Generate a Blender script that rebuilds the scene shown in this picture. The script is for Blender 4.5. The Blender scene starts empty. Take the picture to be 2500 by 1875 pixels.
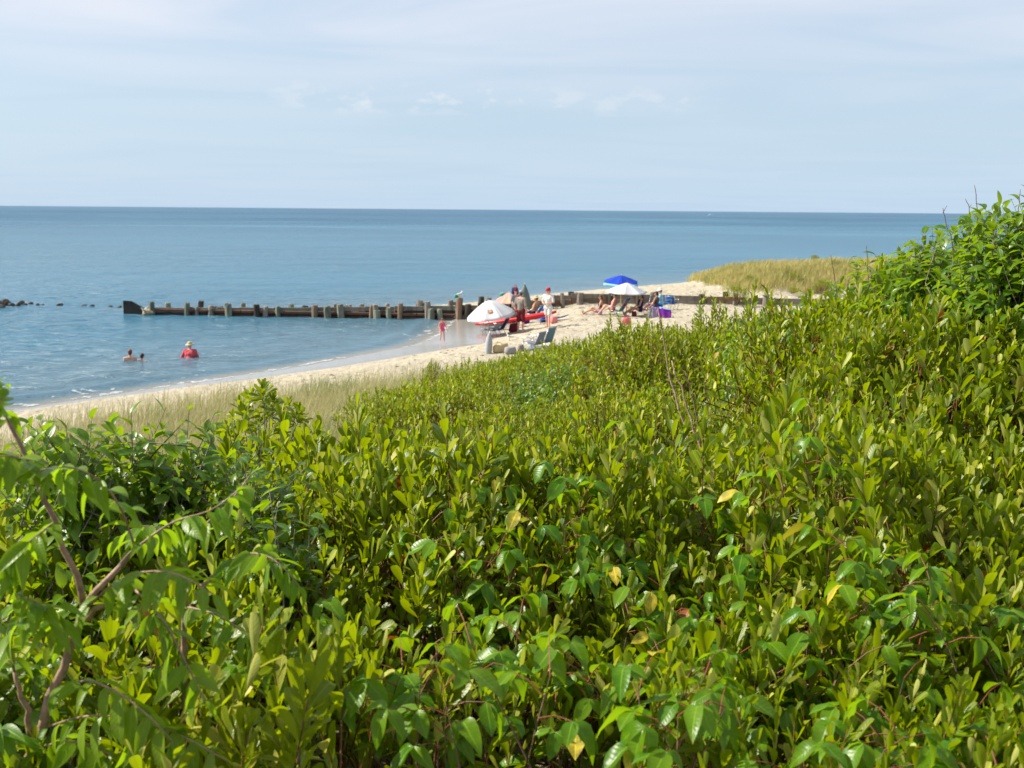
import bpy, math, random
import numpy as np
from mathutils import Matrix, Vector
C = bpy.context; SC = C.scene; COL = SC.collection
rng = np.random.default_rng(7); random.seed(7)
R = math.radians
# ------------------------------------------------------------------ camera, world, sun, exposure
EYE = np.array([0.0, 0.0, 5.6]); FPX = 2700.0; PITCH = R(8.95); ROLL = R(0.465)
cam_d = bpy.data.cameras.new('camera'); cam = bpy.data.objects.new('camera', cam_d); COL.objects.link(cam)
CR = Matrix.Rotation(R(90) - PITCH, 4, 'X') @ Matrix.Rotation(ROLL, 4, 'Z')
cam.matrix_world = Matrix.Translation(EYE) @ CR
cam_d.sensor_width = 36.0; cam_d.lens = 36.0 * FPX / 2500.0
cam_d.clip_start = 0.05; cam_d.clip_end = 120000.0
cam_d.dof.use_dof = True; cam_d.dof.focus_distance = 4.6; cam_d.dof.aperture_fstop = 7.5
SC.camera = cam
SUN_EL = R(40); SUN_DIR = Vector((-math.cos(SUN_EL) * 0.990, math.cos(SUN_EL) * 0.139, math.sin(SUN_EL)))
sl = bpy.data.lights.new('sun', 'SUN'); sl.energy = 5.0; sl.angle = R(0.5); sl.color = (1.0, 0.935, 0.82)
so = bpy.data.objects.new('sun', sl); COL.objects.link(so)
so.rotation_euler = (-SUN_DIR).to_track_quat('-Z', 'Y').to_euler(); so.location = (0, 0, 60)
W = bpy.data.worlds.new('World'); SC.world = W; W.use_nodes = True
SC.view_settings.view_transform = 'Standard'; SC.view_settings.look = 'None'
SC.view_settings.exposure = 0.85; SC.view_settings.gamma = 1.0; SC.view_settings.use_curve_mapping = False
SC.cycles.max_bounces = 8; SC.cycles.diffuse_bounces = 4; SC.cycles.glossy_bounces = 3
SC.cycles.transmission_bounces = 5; SC.cycles.transparent_max_bounces = 6
SC.cycles.use_denoising = True; SC.cycles.caustics_reflective = False; SC.cycles.caustics_refractive = False
SC.cycles.sample_clamp_indirect = 6.0

# ------------------------------------------------------------------ node helper
class NT:
    def __init__(s, tree): s.t = tree; s.n = tree.nodes; s.l = tree.links
    def new(s, typ, ins=None, **kw):
        n = s.n.new(typ)
        for k, v in kw.items(): setattr(n, k, v)
        for k, v in (ins or {}).items():
            sock = n.inputs[k]
            if hasattr(v, 'is_linked') or isinstance(v, bpy.types.NodeSocket): s.l.new(v, sock)
            else: sock.default_value = v
        return n
    def math(s, op, a, b=0.0, c=None, clamp=False):
        n = s.new('ShaderNodeMath', operation=op, use_clamp=clamp)
        for i, v in enumerate((a, b) if c is None else (a, b, c)):
            if isinstance(v, bpy.types.NodeSocket): s.l.new(v, n.inputs[i])
            else: n.inputs[i].default_value = v
        return n.outputs[0]
    def ss(s, v, a, b, lo=0.0, hi=1.0):
        n = s.new('ShaderNodeMapRange', {0: v, 1: a, 2: b, 3: lo, 4: hi}, interpolation_type='SMOOTHSTEP'); return n.outputs[0]
    def mix(s, f, a, b, mode='MIX'):
        n = s.new('ShaderNodeMix', data_type='RGBA', blend_type=mode)
        for i, v in ((0, f), (6, a), (7, b)):
            if isinstance(v, bpy.types.NodeSocket): s.l.new(v, n.inputs[i])
            elif i == 0: n.inputs[i].default_value = v
            else: n.inputs[i].default_value = (*v, 1) if len(v) == 3 else v
        return n.outputs[2]
    def noise(s, vec, scale, detail=3.0, rough=0.55, scl=None, dist=0.0):
        if scl is not None: vec = s.new('ShaderNodeMapping', {'Vector': vec, 'Scale': scl}).outputs[0]
        return s.new('ShaderNodeTexNoise', {'Vector': vec, 'Scale': scale, 'Detail': detail, 'Roughness': rough, 'Distortion': dist}).outputs[0]

w = NT(W.node_tree); w.n.clear()
tc = w.new('ShaderNodeTexCoord').outputs['Generated']
sky = w.new('ShaderNodeTexSky', sky_type='NISHITA', sun_disc=False, sun_elevation=SUN_EL, sun_rotation=math.atan2(SUN_DIR.x, SUN_DIR.y),
            altitude=0.0, air_density=1.0, dust_density=1.2, ozone_density=1.6)
sep = w.new('ShaderNodeSeparateXYZ', {0: tc}); el = sep.outputs[2]
# direction projected on a high flat layer gives the cirrus its perspective
den = w.math('ADD', w.math('MAXIMUM', el, 0.0), 0.05)
cx = w.math('DIVIDE', sep.outputs[0], den); cy = w.math('DIVIDE', sep.outputs[1], den)
pv = w.new('ShaderNodeCombineXYZ', {0: cx, 1: cy, 2: 0.0}).outputs[0]
cir = w.noise(pv, 0.55, 5.0, 0.5, scl=(0.8, 1.25, 1.0), dist=0.8)
cirf = w.math('MULTIPLY', w.ss(cir, 0.08, 0.82), w.ss(el, 0.06, 0.185, 0.14, 0.78))
puf = w.noise(tc, 30.0, 4.0, 0.6, scl=(1.0, 1.0, 2.2))
band = w.math('MULTIPLY', w.ss(el, 0.078, 0.09), w.ss(el, 0.098, 0.112, 1.0, 0.0))
cl2 = w.noise(tc, 4.0, 1.0, 0.5)
azm = w.math('MULTIPLY', w.ss(sep.outputs[0], -.27, -.10), w.ss(sep.outputs[0], .11, .2, 1.0, 0.0))
puff = w.math('MULTIPLY', w.math('MULTIPLY', w.ss(puf, 0.50, 0.66), band), w.math('MULTIPLY', azm, w.ss(cl2, 0.3, 0.6, 0.15, 0.42)))
hazef = w.ss(el, 0.0, 0.12, 0.85, 0.6)
base = w.mix(hazef, sky.outputs[0], (4.15, 5.60, 7.15))
base = w.mix(cirf, base, (7.0, 6.95, 7.45))
base = w.mix(puff, base, (7.9, 7.4, 7.3))
bg = w.new('ShaderNodeBackground', {'Color': base, 'Strength': 0.0735})
w.l.new(bg.outputs[0], w.new('ShaderNodeOutputWorld').inputs[0])

# ------------------------------------------------------------------ materials
MATS = {}
def newmat(name):
    m = bpy.data.materials.new(name); m.use_nodes = True; t = NT(m.node_tree); t.n.clear()
    out = t.new('ShaderNodeOutputMaterial'); MATS[name] = m
    return m, t, out
def pbr(name, col, rough=0.6, metal=0.0, var=0.12, scale=14.0, spec=0.4, bump=0.0, sss=0.0):
    m, t, out = newmat(name)
    pos = t.new('ShaderNodeTexCoord').outputs['Object']
    nz = t.noise(pos, scale, 4.0, 0.6)
    dark = tuple(c * (1 - 2.2 * var) for c in col); lite = tuple(min(1, c * (1 + 1.2 * var)) for c in col)
    cc = t.mix(t.ss(nz, 0.25, 0.75), dark, lite)
    p = t.new('ShaderNodeBsdfPrincipled', {'Base Color': cc, 'Roughness': rough, 'Metallic': metal, 'Specular IOR Level': spec})
    if bump:
        b = t.new('ShaderNodeBump', {'Height': nz, 'Strength': bump, 'Distance': 0.02}); t.l.new(b.outputs[0], p.inputs['Normal'])
    if sss: p.inputs['Subsurface Weight'].default_value = sss; p.inputs['Subsurface Radius'].default_value = (0.02, 0.01, 0.006)
    t.l.new(p.outputs[0], out.inputs[0]); return m
def cloth(name, col, trans=0.35, rough=0.85, scale=60.0, var=0.08):
    m, t, out = newmat(name)
    pos = t.new('ShaderNodeTexCoord').outputs['Object']
    nz = t.noise(pos, scale, 3.0, 0.6)
    cc = t.mix(t.ss(nz, 0.25, 0.75), tuple(c * (1 - 2 * var) for c in col), tuple(min(1, c * (1 + var)) for c in col))
    p = t.new('ShaderNodeBsdfPrincipled', {'Base Color': cc, 'Roughness': rough, 'Specular IOR Level': 0.2})
    tr = t.new('ShaderNodeBsdfTranslucent', {'Color': cc})
    mx = t.new('ShaderNodeMixShader', {0: trans, 1: p.outputs[0], 2: tr.outputs[0]})
    t.l.new(mx.outputs[0], out.inputs[0]); return m
def leafmat(name, ca, cb, under, trans_col, trans=0.42, rough=0.42, spec=0.45, vein=0.5, blotch=0.25):
    """ca..cb: the two ends of the leaf-to-leaf colour range; under: colour of the lower side"""
    m, t, out = newmat(name)
    tint = t.new('ShaderNodeAttribute', attribute_name='tint').outputs['Fac']
    rnd = t.new('ShaderNodeObjectInfo').outputs['Random']
    v = t.math('FRACT', t.math('ADD', tint, rnd))
    uv = t.new('ShaderNodeAttribute', attribute_name='luv').outputs['Vector']
    s = t.new('ShaderNodeSeparateXYZ', {0: uv})
    au = t.math('ABSOLUTE', s.outputs[0])
    mid = t.ss(au, 0.02, 0.14, 1.0, 0.0)
    side = t.math('SINE', t.math('MULTIPLY', t.math('SUBTRACT', s.outputs[1], t.math('MULTIPLY', au, 0.16)), 62.0))
    sidef = t.ss(side, 0.55, 1.0)
    pos = t.new('ShaderNodeNewGeometry').outputs['Position']
    nz = t.noise(pos, 55.0, 3.0, 0.6)
    col = t.mix(v, ca, cb)
    patch = t.noise(pos, 0.75, 2.0, 0.5)
    col = t.mix(t.ss(patch, .52, .70, 0, .55), col, tuple(c * k for c, k in zip(cb, (1.25, 1.12, 1.0))))
    col = t.mix(t.ss(patch, .48, .32, 0, .5), col, tuple(c * k for c, k in zip(ca, (.8, .95, 1.0))))
    col = t.mix(t.math('MULTIPLY', t.ss(nz, 0.42, 0.72), blotch), col, tuple(min(1, c * 1.7) for c in cb))
    col = t.mix(t.math('MULTIPLY', mid, vein), col, tuple(min(1, c * 2.0 + .02) for c in cb))
    col = t.mix(t.math('MULTIPLY', sidef, vein * 0.28), col, tuple(min(1, c * 1.6) for c in cb))
    nb = t.noise(pos, 90.0, 2.0, 0.5); rv = t.math('FRACT', t.math('MULTIPLY', v, 7.31))
    edge = t.math('MULTIPLY', t.math('MULTIPLY', t.ss(au, .55, 1.0, .25, 1.0), t.ss(nb, .56, .66)), t.ss(rv, .45, .75, .12, .9))
    col = t.mix(edge, col, (.16, .085, .03))
    back = t.new('ShaderNodeNewGeometry').outputs['Backfacing']
    col2 = t.mix(t.math('MULTIPLY', back, 0.75), col, under)
    bmp = t.new('ShaderNodeBump', {'Height': t.math('ADD', t.math('MULTIPLY', mid, -1.0), t.math('MULTIPLY', side, 0.25)), 'Strength': 0.25, 'Distance': 0.0012})
    ro = t.math('ADD', rough, t.math('MULTIPLY', back, 0.25))
    p = t.new('ShaderNodeBsdfPrincipled', {'Base Color': col2, 'Roughness': ro, 'Specular IOR Level': spec, 'Normal': bmp.outputs[0]})
    tcol = t.mix(v, trans_col, tuple(c * 0.75 for c in trans_col))
    tcol = t.mix(t.math('MULTIPLY', mid, 0.4), tcol, tuple(c * 0.45 for c in trans_col))
    tr = t.new('ShaderNodeBsdfTranslucent', {'Color': tcol})
    mx = t.new('ShaderNodeMixShader', {0: trans, 1: p.outputs[0], 2: tr.outputs[0]})
    t.l.new(mx.outputs[0], out.inputs[0]); return m

leafmat('bayberry_leaf', (.023, .066, .001), (.142, .188, .002), (.125, .175, .008), (.48, .60, .003), trans=.35, rough=.34, spec=.2, blotch=.10)
leafmat('bayberry_leaf_pale_glint', (.26, .30, .04), (.40, .40, .07), (.36, .38, .10), (.58, .62, .05), trans=.35, rough=.45, spec=.25)  # pale leaves; the very light colour also paints in sun glints
leafmat('yellow_leaf', (.22, .20, .010), (.42, .33, .015), (.36, .34, .06), (.5, .42, .015), trans=.35, rough=.5, blotch=.8)
leafmat('red_leaf', (.16, .045, .006), (.28, .09, .010), (.22, .10, .02), (.40, .10, .008), trans=.25, rough=.5, blotch=.8)
leafmat('broad_leaf', (.032, .118, .002), (.110, .205, .004), (.13, .22, .02), (.38, .62, .006), trans=.38, rough=.34, spec=.26, vein=.5)
leafmat('sumac_leaf', (.036, .115, .003), (.130, .210, .006), (.20, .27, .05), (.42, .66, .008), trans=.42, rough=.38, spec=.25, vein=.5)
leafmat('cherry_leaf', (.030, .094, .002), (.108, .182, .004), (.16, .23, .03), (.40, .60, .005), trans=.36, rough=.33, spec=.36, vein=.45)
pbr('bark_brown', (.16, .095, .055), .8, scale=40, var=.25, bump=.4)
pbr('bark_red', (.18, .075, .025), .6, scale=60, var=.2)
pbr('bark_pink', (.30, .19, .13), .7, scale=40, var=.2, bump=.3)
pbr('bark_grey', (.24, .20, .17), .85, scale=40, var=.25, bump=.3)
pbr('petiole_red', (.20, .045, .025), .5, scale=60)
pbr('berry_blue', (.10, .11, .16), .5, scale=200)

# ------------------------------------------------------------------ mesh builders
class MB:
    def __init__(s): s.v = []; s.loops = []; s.tot = []; s.mi = []; s.n = 0; s.tint = []; s.luv = []
    def add(s, v, faces, mi=0, tint=None, luv=None):
        v = np.asarray(v, float).reshape(-1, 3); s.v.append(v)
        if isinstance(faces, np.ndarray): faces = [faces]
        else:
            d = {}
            for f in faces: d.setdefault(len(f), []).append(f)
            faces = [np.array(x) for x in d.values()]
        for f in faces:
            if not len(f): continue
            s.loops.append((f + s.n).ravel()); s.tot.append(np.full(len(f), f.shape[1])); s.mi.append(np.full(len(f), mi))
        s.tint.append(np.zeros(len(v)) if tint is None else np.broadcast_to(tint, (len(v),)))
        s.luv.append(np.zeros((len(v), 3)) if luv is None else luv)
        s.n += len(v)
    def mesh(s, name, mats, smooth=True, leaf=False):
        me = bpy.data.meshes.new(name); v = np.concatenate(s.v).astype(np.float32)
        lo = np.concatenate(s.loops).astype(np.int32); to = np.concatenate(s.tot).astype(np.int32); mi = np.concatenate(s.mi).astype(np.int32)
        me.vertices.add(len(v)); me.vertices.foreach_set('co', v.ravel())
        me.loops.add(len(lo)); me.loops.foreach_set('vertex_index', lo)
        me.polygons.add(len(to)); st = np.concatenate([[0], np.cumsum(to)[:-1]]).astype(np.int32)
        me.polygons.foreach_set('loop_start', st); me.polygons.foreach_set('loop_total', to)
        me.polygons.foreach_set('material_index', mi)
        me.polygons.foreach_set('use_smooth', np.full(len(to), smooth))
        for m in (mats if isinstance(mats, (list, tuple)) else [mats]): me.materials.append(MATS[m] if isinstance(m, str) else m)
        if leaf:
            a = me.attributes.new('tint', 'FLOAT', 'POINT'); a.data.foreach_set('value', np.concatenate(s.tint).astype(np.float32))
            a = me.attributes.new('luv', 'FLOAT_VECTOR', 'POINT'); a.data.foreach_set('vector', np.concatenate(s.luv).astype(np.float32).ravel())
        me.update(calc_edges=True); return me
    def build(s, name, mats, parent=None, smooth=True, leaf=False):
        return link(name, s.mesh(name, mats, smooth, leaf), parent)
def link(name, me, parent=None):
    o = bpy.data.objects.new(name, me); COL.objects.link(o)
    if parent is not None: o.parent = parent
    return o
def empty(name, loc, rz=0.0):
    o = bpy.data.objects.new(name, None); COL.objects.link(o); o.empty_display_size = .1
    o.location = loc; o.rotation_euler = (0, 0, rz); return o
def tag(o, label=None, cat=None, group=None, kind=None):
    for k, v in (('label', label), ('category', cat), ('group', group), ('kind', kind)):
        if v: o[k] = v
    return o
def thing(name, loc, label, cat, group=None, rz=0.0): return tag(empty(name, loc, rz), label, cat, group)
def copy_tree(o, parent=None):
    c = o.copy(); COL.objects.link(c)
    if parent is not None: c.parent = parent
    for ch in o.children: copy_tree(ch, c)
    return c
def unit(a): a = np.asarray(a, float); return a / np.maximum(np.linalg.norm(a, axis=-1, keepdims=True), 1e-9)
def box(mb, c, size, rot=None, mi=0, bev=0.0):
    sx, sy, sz = np.asarray(size) / 2.0; b = min(bev, .49 * min(size))
    P = []
    if b <= 0:
        P = [(x, y, z) for z in (-sz, sz) for y in (-sy, sy) for x in (-sx, sx)]
        F = [(0, 2, 3, 1), (4, 5, 7, 6), (0, 1, 5, 4), (2, 6, 7, 3), (0, 4, 6, 2), (1, 3, 7, 5)]
    else:   # chamfered long edges (along local x)
        prof = [(-sy + b, -sz), (sy - b, -sz), (sy, -sz + b), (sy, sz - b), (sy - b, sz), (-sy + b, sz), (-sy, sz - b), (-sy, -sz + b)]
        P = [(x, y, z) for x in (-sx, sx) for y, z in prof]
        F = [(i, (i + 1) % 8, 8 + (i + 1) % 8, 8 + i) for i in range(8)] + [tuple(range(7, -1, -1)), tuple(range(8, 16))]
    P = np.array(P)
    if rot is not None: P = P @ np.array(rot).T
    mb.add(P + np.asarray(c), F, mi)
def frame_of(d):
    d = unit(d); a = np.array([0, 0, 1.0]) if abs(d[2]) < .9 else np.array([1.0, 0, 0])
    x = unit(np.cross(a, d)); return x, np.cross(d, x), d
def tube(mb, path, rad, n=6, mi=0, cap=True):
    P = np.asarray(path, float); m = len(P); rad = np.broadcast_to(rad, (m,))
    ang = np.arange(n) * 2 * np.pi / n; V = []
    for i in range(m):
        d = P[min(i + 1, m - 1)] - P[max(i - 1, 0)]; x, y, _ = frame_of(d)
        V.append(P[i] + rad[i] * (np.cos(ang)[:, None] * x + np.sin(ang)[:, None] * y))
    F = [(i * n + j, i * n + (j + 1) % n, (i + 1) * n + (j + 1) % n, (i + 1) * n + j) for i in range(m - 1) for j in range(n)]
    if cap: F += [tuple(range(n - 1, -1, -1)), tuple(range((m - 1) * n, m * n))]
    mb.add(np.concatenate(V), F, mi)
def capsule(mb, p, q, r0, r1=None, n=9, mi=0):
    p = np.asarray(p, float); q = np.asarray(q, float); r1 = r0 if r1 is None else r1
    d = unit(q - p) if np.linalg.norm(q - p) > 1e-6 else np.array([0, 0, 1.0])
    x, y, d = frame_of(d); th = np.radians([-88, -55, -22]); ph = np.radians([22, 55, 88])
    rings = [(p + d * r0 * math.sin(t), r0 * math.cos(t)) for t in th] + [(q + d * r1 * math.sin(t), r1 * math.cos(t)) for t in ph]
    ang = np.arange(n) * 2 * np.pi / n
    V = np.concatenate([c + r * (np.cos(ang)[:, None] * x + np.sin(ang)[:, None] * y) for c, r in rings]); m = len(rings)
    F = [(i * n + j, i * n + (j + 1) % n, (i + 1) * n + (j + 1) % n, (i + 1) * n + j) for i in range(m - 1) for j in range(n)]
    F += [tuple(range(n - 1, -1, -1)), tuple(range((m - 1) * n, m * n))]
    mb.add(V, F, mi)
def ball(mb, c, r, n=10, m=7, rot=None, mi=0):
    r = np.broadcast_to(r, (3,)); V = [(0, 0, -1)]
    for i in range(1, m):
        t = -np.pi / 2 + np.pi * i / m
        V += [(math.cos(t) * math.cos(a), math.cos(t) * math.sin(a), math.sin(t)) for a in np.arange(n) * 2 * np.pi / n]
    V.append((0, 0, 1)); V = np.array(V) * r
    if rot is not None: V = V @ np.array(rot).T
    F = [(0, 1 + (j + 1) % n, 1 + j) for j in range(n)]
    for i in range(m - 2): F += [(1 + i * n + j, 1 + i * n + (j + 1) % n, 1 + (i + 1) * n + (j + 1) % n, 1 + (i + 1) * n + j) for j in range(n)]
    k = 1 + (m - 2) * n; F += [(k + j, k + (j + 1) % n, len(V) - 1) for j in range(n)]
    mb.add(V + np.asarray(c), F, mi)
def gridmesh(mb, V, nu, nv, mi=0):
    i = np.arange(nu - 1)[:, None] * nv + np.arange(nv - 1)[None, :]; i = i.ravel()
    mb.add(V, np.stack([i, i + nv, i + nv + 1, i + 1], 1), mi)

# ------------------------------------------------------------------ noise and geography
def vnoise(x, y, seed=0):
    x = np.asarray(x, float); y = np.asarray(y, float); xi = np.floor(x); yi = np.floor(y); fx = x - xi; fy = y - yi
    h = lambda a, b: np.modf(np.abs(np.sin(a * 127.1 + b * 311.7 + seed * 74.7) * 43758.5453))[0]
    fx = fx * fx * (3 - 2 * fx); fy = fy * fy * (3 - 2 * fy)
    return (h(xi, yi) * (1 - fx) + h(xi + 1, yi) * fx) * (1 - fy) + (h(xi, yi + 1) * (1 - fx) + h(xi + 1, yi + 1) * fx) * fy
def fbm(x, y, seed=0, o=3): return sum(vnoise(x * 2 ** i, y * 2 ** i, seed + i) / 2 ** i for i in range(o)) / (2 - 2 ** (1 - o))
def sst(v, a, b): t = np.clip((np.asarray(v, float) - a) / (b - a), 0, 1); return t * t * (3 - 2 * t)
NEAR = np.array([(-70, -98), (-14.2, 30), (-9.6, 36.6), (-7.6, 39.4), (-4.3, 45.6), (-3.6, 50), (-3.3, 54), (-3.3, 64)], float)
FAR = np.array([(-11.5, 54), (-10, 60), (-2.6, 66.5), (1.6, 74), (13, 87), (60, 118), (400, 330)], float)
def sdist(x, y, poly):
    best = np.full(np.shape(x), 1e9); out = np.zeros(np.shape(x))
    for (ax, ay), (bx, by) in zip(poly[:-1], poly[1:]):
        dx, dy = bx - ax, by - ay; L2 = dx * dx + dy * dy
        t = np.clip(((x - ax) * dx + (y - ay) * dy) / L2, 0, 1)
        px, py = x - ax - t * dx, y - ay - t * dy; d = np.hypot(px, py)
        sg = np.sign(px * dy - py * dx); m = d < best
        best = np.where(m, d, best); out = np.where(m, d * np.where(sg == 0, 1, sg), out)
    return out
def wall_y(x): return 58.4 - 0.102 * (x + 20.2)
WT = np.array([(-40, .3), (-18.5, .36), (-11.7, .48), (-5.3, .66), (-2.7, .74), (.8, 1.0), (1.8, 1.28), (3, 1.42), (5, 1.47), (9, 1.42), (13, 1.36), (40, 1.3)])
def wall_top(x): return np.interp(x, WT[:, 0], WT[:, 1])
def shore(x, y): return np.where(y > wall_y(x), sdist(x, y, FAR), sdist(x, y, NEAR))
def alongs(x, y): return (x + 14) * .4 + (y - 30) * .916
def dprime(x, y):
    d = sdist(x, y, NEAR); s = alongs(x, y)
    return d - np.interp(s, [-100, 5, 14, 22, 34, 80], [0, 0, 2.5, 10.5, 23.5, 30])
def zprof(d): return np.interp(d, [-200, -30, -9, 0, 1.5, 3.4, 6.5, 10, 12], [-5, -3, -1.05, 0, .10, .27, .88, 1.05, 1.15])
def hills(dp): return np.interp(dp, [11.5, 14, 16, 19, 21, 24, 26, 35, 60], [0, .40, .85, 1.45, 1.85, 2.45, 2.75, 3.1, 3.3])
DUNE = np.array([(10.2, 66.6), (14, 64.6), (19, 64.6), (26, 67), (40, 74), (90, 94)], float)
def dune_h(x, y):
    d = np.abs(sdist(x, y, DUNE)); end = sst(x, 9.6, 14)
    return np.interp(x, [9, 13, 20, 30, 60], [.3, .95, 1.15, 1.35, 1.5]) * end * (1 - sst(d, 1.2, 7.6)) * (.72 + .55 * fbm(x * .32, y * .32, 93))
def ground(x, y):
    x = np.asarray(x, float); y = np.asarray(y, float); far = y > wall_y(x)
    dn = sdist(x, y, NEAR); df = sdist(x, y, FAR)
    zn = zprof(dn) + hills(dprime(x, y)) - .16 * sst(x, 3, 8) * sst(y - wall_y(x), -9, -2) + .5 * np.exp(-((x + 1.3) / 1.5) ** 2 - ((y - 3.6) / 2.0) ** 2)
    zf = np.interp(df, [-200, -30, 0, 3, 8, 12], [-5, -3, 0, .35, .92, 1.2])
    yy = y - wall_y(x)
    zf = np.where(x < 14, np.minimum(zf, wall_top(x) - .04 + .05 * np.maximum(yy, 0) + .6 * sst(x, 8, 14)), zf) + dune_h(x, y)
    z = np.where(far, zf, zn)
    land = sst(np.where(far, df, dn), 2.0, 6.0)
    z = z + land * ((fbm(x * 1.1, y * 1.1, 3) - .5) * .14 + (fbm(x * 2.9, y * 2.9, 9) - .5) * .12)
    return z
def gz(x, y): return float(ground(np.array([x]), np.array([y]))[0])
CRN = np.array(CR.to_3x3())
def ray(u, v): return unit(CRN @ np.array([(u - 1250) / FPX, -(v - 937.5) / FPX, -1.0]))
def at_z(u, v, z=0.0): d = ray(u, v); return EYE + d * ((z - EYE[2]) / d[2])
def at_y(u, v, y): d = ray(u, v); return EYE + d * (y / d[1])
def at_ground(u, v, t0=22.0, t1=200.0):
    d = ray(u, v); t = np.arange(t0, t1, .05); P = EYE + t[:, None] * d
    k = np.nonzero(P[:, 2] <= np.maximum(ground(P[:, 0], P[:, 1]), 0))[0]
    p = P[k[0]] if len(k) else P[-1]; return np.array([p[0], p[1], max(gz(p[0], p[1]), 0)])
def project(P):
    q = (np.asarray(P) - EYE) @ CRN; z = -q[..., 2]; z = np.where(np.abs(z) < 1e-6, 1e-6, z)
    return 1250 + FPX * q[..., 0] / z, 937.5 - FPX * q[..., 1] / z, z
# ------------------------------------------------------------------ setting: sand, sea, foam
def axis(lo, hi, fine0, fine1, step, g=1.22):
    a = list(np.arange(fine0, fine1 + 1e-6, step)); s = step
    while a[-1] < hi: s *= g; a.append(a[-1] + s)
    s = step
    while a[0] > lo: s *= g; a.insert(0, a[0] - s)
    return np.array(a)
def beach_ground():
    xs = axis(-120, 400, -18, 24, .3); v1 = axis(-140, -.12, -57, -.6, .3)[:-1]; v1 = v1[v1 < -.3]
    v2 = axis(.3, 420, .3, 24, .35)
    vs = np.concatenate([v1, [-.2, -.13, -.08, .08, .13, .2], v2])
    X, V = np.meshgrid(xs, vs, indexing='ij'); Y = wall_y(np.clip(X, -60, 60)) + V
    Z = ground(X, np.where(np.abs(V) < .1, wall_y(np.clip(X, -60, 60)) + np.sign(V) * .1, Y))
    mb = MB(); gridmesh(mb, np.stack([X, Y, Z], -1).reshape(-1, 3), len(xs), len(vs))
    m, t, out = newmat('sand')
    wet = t.new('ShaderNodeAttribute', attribute_name='wet').outputs['Fac']
    veg = t.new('ShaderNodeAttribute', attribute_name='veg').outputs['Fac']
    pos = t.new('ShaderNodeNewGeometry').outputs['Position']
    n1 = t.noise(pos, .9, 4, .6); n2 = t.noise(pos, 7.0, 5, .65); n3 = t.noise(pos, 120.0, 2, .5)
    col = t.mix(t.ss(n1, .3, .7), (.375, .325, .24), (.445, .395, .30))
    col = t.mix(t.math('MULTIPLY', t.ss(n2, .52, .70), .5), col, (.30, .235, .15))
    col = t.mix(t.math('MULTIPLY', t.ss(n3, .6, .75), .25), col, (.30, .24, .17))
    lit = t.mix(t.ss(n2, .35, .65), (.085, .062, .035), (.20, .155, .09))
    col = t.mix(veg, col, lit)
    wm = t.math('SUBTRACT', wet, t.math('MULTIPLY', t.math('SUBTRACT', n2, .5), .35)); wf = t.ss(wm, .35, .65)
    col = t.mix(wf, col, (.28, .262, .235))
    rough = t.ss(wf, 0, 1, .9, .17)
    vor = t.new('ShaderNodeTexVoronoi', {'Vector': pos, 'Scale': 2.6, 'Randomness': 1.0}, feature='SMOOTH_F1').outputs['Distance']
    h = t.math('ADD', t.math('MULTIPLY', n2, .8), t.math('MULTIPLY', t.ss(vor, .0, .45), .7))
    b = t.new('ShaderNodeBump', {'Height': h, 'Strength': t.ss(wf, 0, 1, .9, .03), 'Distance': .15})
    p = t.new('ShaderNodeBsdfPrincipled', {'Base Color': col, 'Roughness': rough, 'Specular IOR Level': t.ss(wf, 0, 1, .2, .7), 'Normal': b.outputs[0]})
    t.l.new(p.outputs[0], out.inputs[0])
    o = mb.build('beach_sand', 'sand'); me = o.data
    x, y = X.ravel(), Y.ravel(); d = shore(x, y)
    wl = np.where(V.ravel() > 0, 1.2, np.interp(y, [20, 32, 40, 46, 58], [.8, .9, 2.3, 3.5, 3.3]))
    wetv = 1 - sst(d - wl + (vnoise(x * .7, y * .7, 5) - .5) * .5, -.35, .35)
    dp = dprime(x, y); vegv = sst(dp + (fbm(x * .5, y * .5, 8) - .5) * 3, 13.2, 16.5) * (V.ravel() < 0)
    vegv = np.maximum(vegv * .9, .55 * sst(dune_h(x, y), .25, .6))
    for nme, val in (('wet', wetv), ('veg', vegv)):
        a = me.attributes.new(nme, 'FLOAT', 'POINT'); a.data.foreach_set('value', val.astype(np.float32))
    tag(o, 'pale sandy beach rising into the dune', kind='structure'); return o
beach_ground()

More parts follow.
